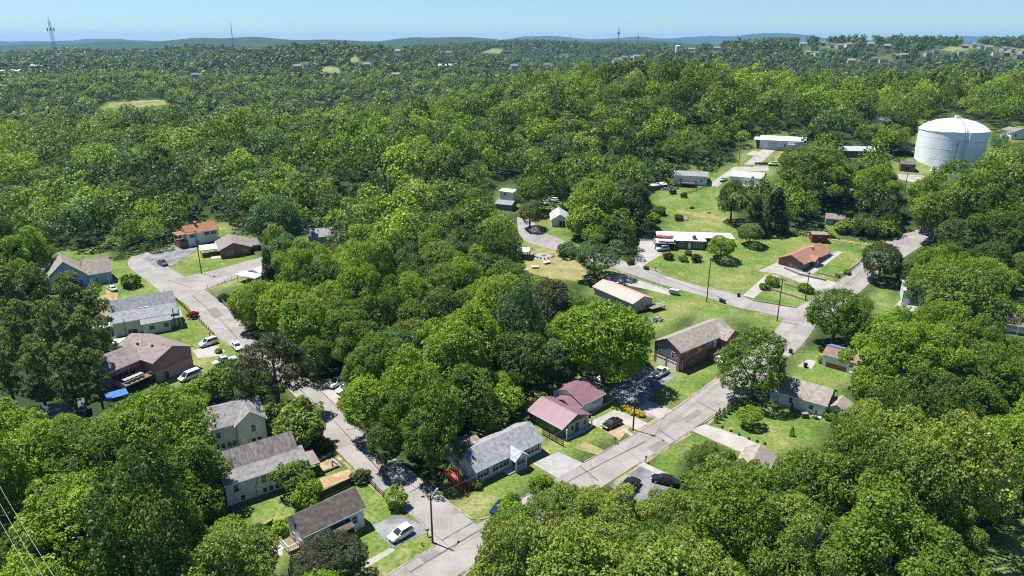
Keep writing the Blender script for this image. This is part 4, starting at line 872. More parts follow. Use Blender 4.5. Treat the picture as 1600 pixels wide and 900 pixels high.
# grey-roofed white house behind it
h = house('grey_roofed_house', 'pale house with dark grey two-pitch roof beside the street fence', 'house', (180, 527), (268, 511))
L = 15.0
block(h, 0, L, 0, 9.6, 3.9, 0, SPG, RG, prof=[(0, 3.9), (3.6, 5.3), (6.6, 7.7), (9.6, 4.6)], oh=.5); slab(h, 'wall', SPG, 6.6, 13.0, -2.2, -.02, -1.2, 3.05); shed_roof(h, 6.2, 13.5, -2.7, .1, 2.92, 3.84, RG)
win(h, 'F', -2.2, 8.6, 1.2, 1.0, .9, fm=BLK); win(h, 'F', -2.2, 12.0, 1.2, 1.0, .9, fm=BLK); door(h, 'F', 0, 6.0, .3); win(h, 'F', 0, 4.2, .3, 1.8, .9, fm=BLK); win(h, 'L', 0, 4.0, 1.5); slab(h, 'skylight', RWT, 6.5, 9.0, 3.5, 4.0, 5.1, 5.6)
posts(h, [(15.6, -1.6), (15.6, 2.2)], -.5, 3.0); shed_roof(h, 13.5, 16.2, -2.0, 2.6, 2.95, 3.35, RG, 'porch_roof'); MB().tube([(2.6, -1.3, 0), (2.6, -1.3, 3.0), (2.6, -.3, 4.6)], .07, 6).build('service_mast', BLK, h.root)
slab(h, 'patio_roof', RWT, -4.6, -.6, 1.6, 5.6, 2.3, 2.42); posts(h, [(-4.5, 1.7), (-.7, 1.7), (-4.5, 5.5)], -.5, 2.3)
# blue house
h = house('blue_house', 'blue gabled house with tan roof at the upper left corner of the junction', 'house', (76, 459), (146, 447))
block(h, 0, 10.5, 0, 12, 4.3, 4.7, SBL, RT, 'y', oh=.5); block(h, 10.4, 17.4, .8, 10.6, 3.8, 3.3, SBL, RT, 'x', wall='side_wing'); win(h, 'F', .8, 13.2, 1.0, .8, 1.3); door(h, 'F', .8, 11.6, .2); win(h, 'F', 0, 7.6, .8, 3.0, 1.6, fm=BLK, n=3); win(h, 'F', 0, 3.4, 3.6, 1.0, 1.3); win(h, 'F', 0, 2.6, .9, .9, 1.3); slab(h, 'porch_floor', BLOCK, 5.8, 10.2, -1.6, -.05, -.8, .2); rail(h, [(5.8, -1.5), (10.2, -1.5)], .2, BLK)
posts(h, [(16.2, -.4)], -.4, 2.9); slab(h, 'corner_board', WHITE, -.06, .06, -.06, .06, -1, 3.3)
# brick house with brown roof, and the white house behind it
h = house('brick_house', 'small brick house with mauve-brown roof and white carport on the lawn corner', 'house', (346, 404), (397, 396))
block(h, 0, 9.8, 0, 13, 3.0, 2.0, BRK, RMV, 'y', oh=.6, peak=.45); win(h, 'F', 0, 2.8, .9, 2.0, 1.3, n=3); win(h, 'F', 0, 8.0, 1.0, .8, 1.2); block(h, 8.8, 13, 3, 10, 2.7, 1.4, BRK, RMV, 'x', wall='side_wing')
shed_roof(h, -6.2, -.65, 4.2, 10.5, 2.5, 2.7, RWT, 'carport_roof'); posts(h, [(-6, 4.4), (-6, 10.2), (-3, 4.4)], -.3, 2.55, BLK); slab(h, 'porch_floor', BLOCK, -3.0, -.05, .6, 4.2, -.4, .15)
h = house('orange_roofed_house', 'white two-storey house with orange-brown roof under the trees', 'house', (296, 386), (346, 373))
block(h, 0, 11, 0, 7, 5.0, 2.1, SWH, RO, 'x', oh=.5); chimney(h, 4.2, 3.0, 5.5, 8.0, BRD); 
for u in (1.5, 6.8, 9.2): win(h, 'F', 0, u, 3.2, .8, 1.3, BLK)
win(h, 'F', 0, 3, .7); slab(h, 'porch_floor', WOODD, -3.2, -.1, .5, 5.5, -.3, 2.2); posts(h, [(-3, .6), (-3, 5.4)], 2.2, 4.8); slab(h, 'porch_roof', RO, -3.5, -.1, .2, 5.8, 4.8, 4.95)
h = house('white_carport', 'low carport with bright white roof above the left street', 'carport', (371, 440), (407, 448))
shed_roof(h, -.3, 8.2, -.2, 3.5, 2.3, 2.6, RWT); block(h, .5, 7.6, 3.5, 9.5, 2.4, 1.3, SWH, RWT, 'y', oh=.5); posts(h, [(.1, .1), (4, .1), (7.8, .1)], -.5, 2.35)
# grey-blue ranch house with the portico
h = house('ranch_house', 'long pale blue-grey ranch house with light grey roof and small front portico', 'house', (744, 757), (846, 707))
L = 15.2
block(h, 0, L, 0, 7.0, 2.85, 1.85, SGB, RG, 'x', oh=.45); slab(h, 'foundation', BLOCK, -.03, L + .03, -.03, 7.03, -1.2, .3)
for u in (1.2, 1.95): win(h, 'F', 0, u, .95, .6, 1.25)
for u in (4.6, 5.5, 6.4): win(h, 'F', 0, u, .95, .75, 1.25)
for u in (12.0, 12.9, 13.8): win(h, 'F', 0, u, .95, .75, 1.25)
for u in (.62, 2.55, 3.95, 7.05, 11.35, 14.45): MB().box(*facebox('F', 0, u - .17, u + .17, .9, 2.3, -.03, .05)).build('shutter', BLK, h.root)
door(h, 'F', 0, 8.6, .35, m=DOORG); door(h, 'L', 0, 2.0, .35); win(h, 'L', 0, 5.2, 1.0, .8, 1.2)
block(h, 7.4, 10.0, -1.9, .8, 2.6, .95, WHITE, RLG, 'y', oh=.3, walls=False, roof='porch_roof'); slab(h, 'porch_gable', SWH, 7.5, 9.9, -1.75, -1.7, 2.5, 2.95); slab(h, 'porch_floor', BLOCK, 7.4, 10.0, -1.9, -.05, -.6, .3); posts(h, [(7.55, -1.75), (9.85, -1.75)], .3, 2.6, WHITE, .11); rail(h, [(7.6, -1.75), (9.8, -1.75)], .3, WHITE, .8); stairs(h, 5.9, 7.38, -1.7, 1.5, -.6, .25, BLOCK, 1, 'steps')
block(h, .3, 6.6, 6.9, 10.6, 2.3, .5, SGB, RMV, 'x', oh=.3, wall='back_wing'); vent(h, 4.5, 5.5, 3.9); vent(h, 10.5, 5.6, 3.9)
bx('bulkhead', BLOCK, h.root, -1.4, -.05, .6, 1.5, -.5, .5)
# green house with maroon metal roofs
h = house('green_house', 'dark green house with maroon metal roofs in three gables', 'house', (879, 686), (921, 664))
L = 7.4
block(h, 0, L, 0, 9.2, 2.45, 1.45, SGR, RMAR, 'y', oh=.45); slab(h, 'gable_front', STN, 1.5, L + .01, -.03, -.004, -.6, 2.4); door(h, 'F', -.03, 4.0, .1, m=DOORG); win(h, 'F', -.03, 2.6, .9, .8, 1.1); win(h, 'F', -.03, 6.2, .9, .9, .9); posts(h, [(.15, -.9), (L - .1, -.9)], -.3, 2.4, WHITE, .1); slab(h, 'porch_floor', BLOCK, 0, L, -1.1, -.05, -.6, .08)
win(h, 'L', 0, 3.0, .8, 1.0, 1.2); win(h, 'L', 0, 7.4, .9, .7, 1.0); slab(h, 'wall', STN, L - .01, 12, 4.2, 9.4, -1.2, 2.4); block(h, 6.6, 9.6, 3.2, 9.0, 2.5, 1.0, STN, RMAR, 'x', oh=.3, walls=False)
block(h, 9.0, 15.6, 3.4, 11.4, 2.9, 1.5, SWH, RMAR, 'x', oh=.5, wall='side_wing'); garage(h, 'F', 3.4, 13.6, 0); door(h, 'F', 3.4, 10.6, 0); posts(h, [(8.4, 3.0)], -.3, 2.5)
# brick split-level with two garage doors
h = house('brick_split_house', 'two-level brick house with slate siding gable and two white garage doors', 'house', (1060, 581), (1143, 545), 19.5)
L, D = 19.5, 7.4
block(h, 0, L, 0, D, 5.2, 1.9, BRK, RT, 'x', oh=.5); slab(h, 'gable_siding', SGY, -.03, 0, -.01, D + .01, 2.5, 5.15); mb = MB(); mb.prism([(-.03, 0, 5.15), (-.03, D, 5.15), (-.03, D / 2, 7.0)], [(-.002, 0, 5.15), (-.002, D, 5.15), (-.002, D / 2, 7.0)]); mb.build('gable_siding', SGY, h.root)
garage(h, 'L', 0, 2.0, -.05); garage(h, 'L', 0, 5.2, -.05); win(h, 'L', -.03, 1.8, 3.0, .8, 1.25); win(h, 'L', -.03, 5.6, 3.0, .8, 1.25); block(h, 14.6, L + .2, -2.2, 3.7, 4.9, 1.6, BRK, RT, 'y', oh=.4, wall='gable_wing')
for u in (3, 7, 11): win(h, 'F', 0, u, 3.1, 1.1, 1.1)
win(h, 'F', 0, 1.0, .6, .5, .9); door(h, 'F', 0, 13.2, 2.4); slab(h, 'wall', BRK, 10.5, 14.5, -2.0, -.01, -1.2, 2.2); win(h, 'F', 0, 5, .4, .9, .7); MB().tube([(1.1, -.12, 0), (1.1, -.12, 2.2)], .09, 6).build('drain_pipe', WHITE, h.root); MB().tube([(.5, -.3, 2.6), (13, -.3, 4.4)], .05, 5).build('handrail', WHITE, h.root)
# white house on the lawn
h = house('white_lawn_house', 'white house with tan roof and air conditioner facing the wide lawn', 'house', (1216, 632), (1288, 653))
L = h.L
block(h, 0, L, 0, 7.2, 3.0, 2.0, SWH, RT, 'x', oh=.4); block(h, L - .02, L + 3.6, .6, 5.2, 2.3, .9, SCR, RT, 'y', oh=.35, wall='side_wing', peak=.5); win(h, 'F', 0, 2.3, 1.2, .7, 1.2); win(h, 'F', 0, 6.4, 1.1, .8, .9); slab(h, 'foundation', BLOCK, -.03, L + .03, -.03, 7, -1.2, .35); win(h, 'F', .6, L + 1.8, .8, 1.0, 1.0); win(h, 'R', L + 3.6, 2.6, .8, .9, 1.0); slab(h, 'wall', SLB, -2.0, -.02, .6, 4.8, -1.0, 2.5); shed_roof(h, -2.3, -.05, .2, 5.2, 2.45, 2.75, RT, 'porch_roof', 'y'); slab(h, 'step', BLOCK, L - 2.1, L - .4, -1.3, -.05, -.5, .25); vent(h, L - 1.8, 2.4, 4.0); slab(h, 'barge_board', BLK, L + .36, L + .41, -.3, .0, 2.9, 3.1)
t = thing('air_conditioner', 'boxy brown air conditioner unit on a slab against the white house', 'air conditioner', G(1257, 652)); bx('casing', mat('ac_brown', (.10, .07, .06), .6), t, -.65, .65, -.5, .5, 0, .95); bx('top_grille', METAL, t, -.6, .6, -.45, .45, .95, 1.0)
# small house with brown and blue roof
h = house('small_white_house', 'small white house with brown front roof, blue back roof and brick base', 'house', (1284, 571), (1334, 585), 8.2)
L = 8.2
block(h, 0, L, 0, 4.6, 3.1, 1.0, SWH, shingle('roof_dull_brown', (.23, .15, .12)), 'x', oh=.3); slab(h, 'brick_base', BRK, .8, 5.4, -.04, 2, -1.2, 1.15); win(h, 'F', 0, 6.2, 1.5, .7, 1.0); win(h, 'F', 0, 7.3, 1.5, .7, 1.0); shed_roof(h, -.3, L + .3, 2.3, 6.6, 4.35, 3.1, RBLUE, 'back_roof'); stairs(h, 6.3, 7.3, -1.3, 1.25, -.8, .9, WHITE, 4)
# roof of the garage at the end of the concrete drive
h = house('garage_building', 'low garage with tan gable roof at the end of the long concrete driveway', 'garage', (1147, 751), (1183, 762))
block(h, 0, h.L + .8, 0, 7.5, 2.5, 1.3, SGY, RT, 'y', oh=.4); garage(h, 'F', 0, 2.5)
# pink metal roof house
h = house('pink_roofed_house', 'tan house with long pink metal roof and raised back deck', 'house', (989, 489), (1018, 481))
L = 7.2
block(h, 0, L, 0, 17, 2.9, 1.3, STN, RPK, 'y', oh=.4); win(h, 'F', 0, 3.4, 1.2, .6, 1.3); win(h, 'F', 0, 5.6, 2.0, .5, .7); slab(h, 'deck', WOODD, 4.5, 9.5, -3.0, -.05, 1.0, 1.15); rail(h, [(4.6, -2.9), (9.4, -2.9), (9.4, 0)], 1.15, WHITE); posts(h, [(4.7, -2.8), (9.3, -2.8)], -.8, 1.0, BLK); chimney(h, 6.5, 14, 2, 3.6, BRT, .3)
# white hip roof house with deck over carport
h = house('white_roofed_house', 'brick house with bright white hip roof and deck over its carport', 'house', (1054, 388), (1101, 390))
hip(h, 0, 10.2, 0, 7, 2.9, .9, BRD, RWT); hip(h, -5.4, 20.5, 4.4, 11, 2.95, 1.0, BRD, RWT); win(h, 'F', 0, 2.2, .8, 1.5, 1.4, n=2); win(h, 'F', 0, 8.0, .5, 2.8, 1.8, n=3); door(h, 'F', 0, 5, 0); chimney(h, 6.6, 1.2, 2.9, 4.6, mat('flue_steel', (.2, .2, .2), .5), .6)
slab(h, 'deck', mat('deck_white', (.6, .58, .54), .7), -7.0, -.05, -2.0, 4.2, 2.1, 2.3); rail(h, [(-6.9, 4.2), (-6.9, -1.9), (-.2, -1.9)], 2.3, WOODD); posts(h, [(-6.8, -1.8), (-3.4, -1.8), (-.3, -1.8), (-6.8, 4)], -.6, 2.1, BRD, .15, 'deck_post'); slab(h, 'back_wall', BRD, -6.8, -.1, 4.0, 4.35, -.8, 2.1); win(h, 'F', 4.4, 14.5, 1.0, 1.6, 1.2); win(h, 'F', 4.4, 18.5, 1.0, 1.0, 1.2)
# red-roofed brick ranch
h = house('red_roofed_ranch', 'brown ranch house with red-brown roof above the curved concrete drive', 'house', (1253, 424), (1297, 398))
L, D = h.L, 8.2
block(h, 0, L, 0, D, 2.7, 1.9, SBR, RR, 'x', oh=.5); slab(h, 'basement_wall', BLOCK, -.04, 1.5, -.04, D + .04, -1.5, .35); block(h, 6.0, 10.0, -1.3, 4.0, 2.6, 1.0, BRD, RR, 'y', oh=.4, wall='gable_wing')
for u in (2.2, 4.4, 12.0, 15.0, 18.0): win(h, 'F', 0, u, .9, 1.3, 1.2, n=2)
door(h, 'F', -1.3, 8, 0); win(h, 'L', 0, 4.0, 1.2, .7, .7); chimney(h, 13, 3.2, 3.4, 5.0, BLOCK, .35)
# sheds and outbuildings
def shed(name, label, cat, A, B, depth, zw, rise, wm, rm, ridge='x', dr=True, L=None):
    h = house(name, label, cat, A, B, L); block(h, 0, h.L, 0, depth, zw, rise, wm, rm, ridge, oh=.25, trim=False)
    if dr: door(h, 'F', 0, h.L * .5, 0, 1.1, 1.9, BLK)
    return h
shed('garden_shed', 'small maroon shed with flat brown roof behind the red-roofed ranch', 'shed', (1268, 379), (1292, 380), 4.2, 2.9, .35, SMR, RMV)
shed('garden_shed', 'grey barn-shaped shed with brown roof in the shade', 'shed', (1289, 351), (1318, 354), 4.6, 2.4, 1.5, mat('shed_grey', (.36, .34, .31), .8), RMV)
shed('garden_shed', 'dark timber shed beside the water tank', 'shed', (1406, 267), (1429, 269), 4.5, 3.0, 1.0, SBR, RC)
shed('garden_shed', 'shadowed brown shed below the grey-roofed house by the tank', 'shed', (1322, 315), (1340, 314), 5, 3.2, 1.4, SBR, RMV)
h = shed('lean_to_shed', 'open lean-to shed with white metal roof beside the deck home', 'shed', (1016, 299), (1042, 293), 5, 2.3, .6, SBR, RWT, dr=False)
h = house('mobile_home', 'white mobile home with grey roof and raised wooden deck', 'house', (1052, 287), (1104, 290)); block(h, 0, h.L, 0, 7.5, 3.9, 1.3, SWH, RG); win(h, 'F', 0, 3.2, 1.5, .8, 1.0); win(h, 'F', 0, 12, 1.5, .8, 1.0); door(h, 'F', 0, 8, .9)
slab(h, 'deck', WOODD, 3.0, 9.6, -3.4, -.05, .95, 1.1); rail(h, [(3.1, 0), (3.1, -3.3), (9.5, -3.3), (9.5, 0)], 1.1, WOODD); stairs(h, 1.2, 3.0, -3, 1.6, -.6, .9, WOODD, 1); posts(h, [(9.4, -3.2), (3.2, -3.2)], -.8, 2.8, WOODD)
h = house('white_cottage', 'white house with pale grey roof beside the oval dark tree', 'house', (1140, 290), (1189, 296)); L = h.L; block(h, 0, L, 0, 9.5, 4.2, 1.6, SWH, RLG); win(h, 'F', 0, 8.5, 1.4, 1.6, 1.3, n=2); win(h, 'F', 0, 2.4, 1.4); win(h, 'R', L, 2.0, 1.6); win(h, 'R', L, 4.4, 1.6); slab(h, 'deck', WHITE, 5.5, 11, -2.6, -.05, .9, 1.05); rail(h, [(5.6, -2.5), (10.9, -2.5)], 1.05, WHITE); posts(h, [(5.7, -2.4), (10.8, -2.4)], -1, .9)
h = house('metal_workshop', 'long white metal workshop with white roof and roller door', 'workshop', (1178, 231), (1256, 239)); L = h.L; block(h, 2.4, L, 0, 10, 4.0, 1.4, SWH, RWT, oh=.3); shed_roof(h, -.6, 2.1, -.2, 10, 3.9, 4.0, RWT); posts(h, [(-.4, 0), (-.4, 9.8)], -1.5, 3.95, WHITE, .12); slab(h, 'roller_door', mat('roller_grey', (.5, .5, .5), .5), 6.2, 10.2, -.06, .02, -.4, 3.2); win(h, 'F', 0, 13.8, 1.2, .7, 1.3); slab(h, 'lower_wall', mat('wainscot_grey', (.4, .36, .36), .6), 10.6, L, -.04, 0, -1.2, .9); slab(h, 'entry_canopy', RWT, 15, 18, -1.8, -.05, 2.6, 2.75)
h = house('storage_building', 'white boxy shed half hidden by trees behind the end of the road', 'shed', (781, 312), (807, 318), 6.6); block(h, 0, 6.6, 0, 5, 3.8, .5, SWH, RWT); win(h, 'F', 0, 2.6, 2.2, .6, .8, fm=BLK)
h = house('grey_garage', 'low grey-roofed garage below the white boxy shed', 'garage', (775, 326), (800, 330), 7); block(h, 0, 7, 0, 5, 2.2, 1.0, SGY, RG)
h = house('green_cottage', 'pale green cottage with grey gable roof beside the bright tree', 'house', (862, 354), (888, 354)); L = h.L; block(h, 0, L, 0, 12, 2.7, 1.9, SPG, RLG, 'y', oh=.5); slab(h, 'porch_wall', BLK, 2.6, L - .4, -.04, 0, -.4, 2.2)
posts(h, [(2.8, -.3), (4.0, -.3), (5.2, -.3), (L - .3, -.3)], -.4, 2.5)
h = house('pavilion', 'open shelter with pale roof beside the stone circle', 'shelter', (808, 405), (823, 406), 3.8); block(h, 0, 3.8, 0, 4.5, 2.9, .7, WHITE, RWT, oh=.5, walls=False); posts(h, [(.2, .2), (3.6, .2), (.2, 4.3), (3.6, 4.3)], -.4, 2.9, DOORB, .16, 'post')
h = house('blue_cottage', 'small light blue two-level house with grey roof behind the olive tree', 'house', (1409, 474), (1440, 478), 8); block(h, 0, 8, 0, 9, 4.2, 1.2, SLB, RLG, 'x', oh=.6); win(h, 'F', 0, 2.8, 2.6, 1.0, 1.0, fm=BLK); win(h, 'F', 0, 2.6, .4, 1.0, 1.2, fm=BLK); posts(h, [(-.1, -.9)], -.3, 4.0, BLK); slab(h, 'lower_wall', WHITE, 0, 8, -.04, 0, -.6, 1.6)
h = house('maroon_roofed_house', 'grey-green house with maroon roof at the right edge', 'house', (1564, 518), (1606, 526)); block(h, 0, h.L, 0, 8, 2.6, 1.7, SPG, RMAR, 'x', oh=.5); slab(h, 'brick_base', BRK, 1.8, h.L, -.05, .5, -1.2, .5); posts(h, [(3.4, -.6), (.2, -.6)], -.8, 2.5)
h = house('grey_roofed_bungalow', 'house with pale grey roof half hidden among trees below the tank', 'house', (1311, 245), (1367, 246)); block(h, 0, h.L, 0, 8, 2.9, 1.4, SBR, RLG)
h = house('hidden_house', 'grey roof showing through the trees behind the bright green tree', 'house', (484, 384), (516, 379), 9); block(h, 0, 9, 0, 8, 3, 2.0, STN, RG)
h = house('corner_house', 'white house with grey roof cut by the left edge', 'house', (-14, 428), (15, 424), 7); block(h, 0, 7, 0, 9, 3, 1.5, SWH, RLG); win(h, 'F', 0, 4, .8, 2, 1.6, fm=BLK)
h = house('dark_house', 'low dark house with slate roof in the shade of the pines', 'house', (70, 668), (134, 655)); block(h, 0, h.L, 0, 5, 2.4, 1.1, SGY, RC)
h = house('tank_side_house', 'white house with brown roof to the right of the tank', 'house', (1579, 218), (1612, 217)); block(h, 0, h.L, 0, 9, 3.6, 1.8, SWH, RMV, 'y'); win(h, 'F', 0, 2.5, 1.4, 1.2, 1.3); slab(h, 'lower_wing', SWH, -4, -.05, 1, 6, -1.2, 1.6)
h = house('hill_house', 'white-roofed house just left of the tank among trees', 'house', (1380, 199), (1398, 197), 8); block(h, 0, 8, 0, 7, 3, 1.2, SWH, RWT)
# light blue shed roof and blue tarp by the pines
h = house('pool_cover_shed', 'pale turquoise roofed shed behind the mauve house', 'shed', (178, 548), (194, 545), 3.2); shed_roof(h, 0, 3.2, 0, 2.4, 1.7, 1.9, mat('turquoise', (.42, .62, .62), .5)); slab(h, 'wall', SWH, .15, 3.05, .15, 2.3, -.8, 1.72)
h = house('blue_awning', 'bright blue tarpaulin canopy beside the pines', 'canopy', (171, 640), (192, 634), 4); shed_roof(h, 0, 4, 0, 2.6, 2.2, 2.5, mat('blue_tarp', (.03, .12, .42), .5), 'canopy'); posts(h, [(.2, .2), (3.8, .2), (.2, 2.4), (3.8, 2.4)], -.4, 2.3, METAL, .04, 'post')
# water tank
def tank():
    c = G(1477, 267); a, b = G(1429, 266), G(1527, 266); r = (b.x - a.x) / 2; z = hz(c.x, c.y); k = (c.y + r * .95) / c.y; c.x *= k; c.y *= k
    t = thing('water_tank', 'huge white cylindrical water tank with shallow domed roof', 'water tank', (c.x, c.y, z)); HH = 16.4
    TW = mat('tank_white', (0.78, 0.80, 0.82), .45, .05, .25, stretch=(1, 1, .15))
    mb = MB(); n = 72
    for k in range(n):
        a0, a1 = 2 * math.pi * k / n, 2 * math.pi * (k + 1) / n; mb.poly([(r * math.cos(a0), r * math.sin(a0), -4), (r * math.cos(a1), r * math.sin(a1), -4), (r * math.cos(a1), r * math.sin(a1), HH), (r * math.cos(a0), r * math.sin(a0), HH)])
    o = mb.build('shell', TW, t); 
    mb = MB(); rings = [(r * 1.012, HH - .35), (r * 1.012, HH + .15), (r * .85, HH + 1.9), (r * .6, HH + 3.5), (r * .3, HH + 4.5), (r * .03, HH + 4.9)]
    for (r0, z0), (r1, z1) in zip(rings, rings[1:]):
        for k in range(n):
            a0, a1 = 2 * math.pi * k / n, 2 * math.pi * (k + 1) / n; mb.poly([(r0 * math.cos(a0), r0 * math.sin(a0), z0), (r0 * math.cos(a1), r0 * math.sin(a1), z0), (r1 * math.cos(a1), r1 * math.sin(a1), z1), (r1 * math.cos(a0), r1 * math.sin(a0), z1)])
    mb.build('dome', TW, t)
    for zz in (4.5, 9, 13.5):
        mb = MB(); mb.tube([(r * 1.002 * math.cos(2 * math.pi * k / 48), r * 1.002 * math.sin(2 * math.pi * k / 48), zz) for k in range(49)], .03, 4); mb.build('weld_seam', TW, o)
    an = -1.78; ca, sa = math.cos(an), math.sin(an); R1 = r + .5; lm = METAL
    L_ = MB()
    for s in (-1, 1): L_.tube([(R1 * ca - sa * .45 * s, R1 * sa + ca * .45 * s, 2), (R1 * ca - sa * .45 * s, R1 * sa + ca * .45 * s, HH + 1.2)], .09, 5)
    for k in range(26): L_.tube([(R1 * ca - sa * .45, R1 * sa + ca * .45, 2 + k * .55), (R1 * ca + sa * .45, R1 * sa - ca * .45, 2 + k * .55)], .04, 4)
    L_.build('ladder', lm, t)
    MB().tube([(R1 * math.cos(an + .13), R1 * math.sin(an + .13), 0), (R1 * math.cos(an + .13), R1 * math.sin(an + .13), HH - .6)], .28, 8).build('overflow_pipe', TW, t)
    w = MB(); st = [(r * 1.0, HH + .2), (r * .85, HH + 1.95), (r * .6, HH + 3.55), (r * .3, HH + 4.55), (.3, HH + 5.0)]
    for s in (-.5, .5):
        w.tube([(q * ca - sa * s, q * sa + ca * s, zz + .1) for q, zz in st], .09, 5); w.tube([(q * ca - sa * s, q * sa + ca * s, zz + 1.15) for q, zz in st], .08, 5)
        for q, zz in st: w.tube([(q * ca - sa * s, q * sa + ca * s, zz), (q * ca - sa * s, q * sa + ca * s, zz + 1.15)], .07, 4)
    w.build('roof_walkway', lm, t)
    MB().box(-1.0, 1.0, -r * 1.0 - 2.2, -r * .99, -2, 1.6).build('valve_box', BLOCK, t); MB().tube([(0, 0, HH + 4.9), (0, 0, HH + 6.1)], .7, 12).build('roof_vent', TW, t)
tank()
t = thing('pitched_tent', 'dark green pyramid tent canopy left of the water tank', 'tent', G(1405, 238)); mb = MB(); s = 6.5
mb.v = [(-s, -s, 1.6), (s, -s, 1.6), (s, s, 1.6), (-s, s, 1.6), (0, 0, 5.2)]; mb.f = [(0, 1, 4), (1, 2, 4), (2, 3, 4), (3, 0, 4), (3, 2, 1, 0)]; mb.build('canopy', mat('tent_green', (.03, .07, .05), .7), t)
for x, y in ((-s, -s), (s, -s), (s, s), (-s, s)): bx('leg', METAL, t, x * .97 - .08, x * .97 + .08, y * .97 - .08, y * .97 + .08, -.6, 1.62)
# ------------------------------------------------------------------ vehicles
PAINT = {k: mat('paint_' + k, c, .28, .04, .8, spec=.5) for k, c in {'white': (.78, .78, .78), 'black': (.012, .012, .014), 'silver': (.42, .44, .46), 'navy': (.012, .02, .06), 'grey': (.10, .105, .115), 'red': (.35, .02, .03), 'cream': (.72, .70, .64)}.items()}
LAMP = mat('lamp_clear', (.75, .76, .78), .15, .05); TAIL = mat('lamp_red', (.28, .01, .01), .2, .05)
SHAPES = {  # side outlines: body stations (x, lower, belt, half width), roof stations (x, z, half width); metres, nose at +x
 'sedan': (4.7, [(-2.33, .42, .78, .70), (-2.15, .26, .93, .85), (-1.3, .24, .97, .90), (0, .22, .93, .91), (1.2, .24, .90, .90), (2.1, .26, .74, .84), (2.36, .40, .60, .66)], (-1.75, -1.0, .35, 1.15), 1.43),
 'hatch': (4.1, [(-2.02, .40, .92, .74), (-1.9, .26, 1.02, .84), (-1.2, .24, 1.04, .88), (0, .22, .99, .89), (1.0, .24, .95, .88), (1.8, .26, .78, .82), (2.05, .40, .62, .66)], (-1.92, -1.55, .15, 1.05), 1.5),
 'suv': (4.7, [(-2.33, .45, 1.05, .78), (-2.2, .32, 1.14, .90), (-1.3, .30, 1.12, .94), (0, .28, 1.10, .95), (1.2, .30, 1.06, .94), (2.1, .32, .93, .88), (2.36, .45, .72, .72)], (-2.22, -1.85, .30, 1.2), 1.72),
 'van': (5.0, [(-2.48, .42, 1.1, .85), (-2.35, .30, 1.12, .96), (-1.3, .28, 1.12, .98), (0, .26, 1.10, .98), (1.3, .28, 1.02, .96), (2.2, .32, .86, .88), (2.5, .45, .66, .72)], (-2.4, -2.2, .7, 1.75), 1.8),
 'pickup': (5.5, [(-2.73, .5, 1.02, .86), (-2.65, .36, 1.06, .96), (-1.4, .34, 1.06, .97), (0, .32, 1.06, .97), (1.3, .34, 1.08, .96), (2.5, .38, .98, .92), (2.74, .5, .78, .78)], (-.75, -.6, .75, 1.45), 1.82)}
def loft(rings, mb):
    i0 = len(mb.v); n = len(rings[0])
    for r in rings: mb.v += r
    for k in range(len(rings) - 1):
        for j in range(n): a = i0 + k * n + j; b = i0 + k * n + (j + 1) % n; mb.f.append((a, b, b + n, a + n))
    mb.f.append(tuple(i0 + j for j in range(n))[::-1]); e = i0 + (len(rings) - 1) * n; mb.f.append(tuple(e + j for j in range(n)))
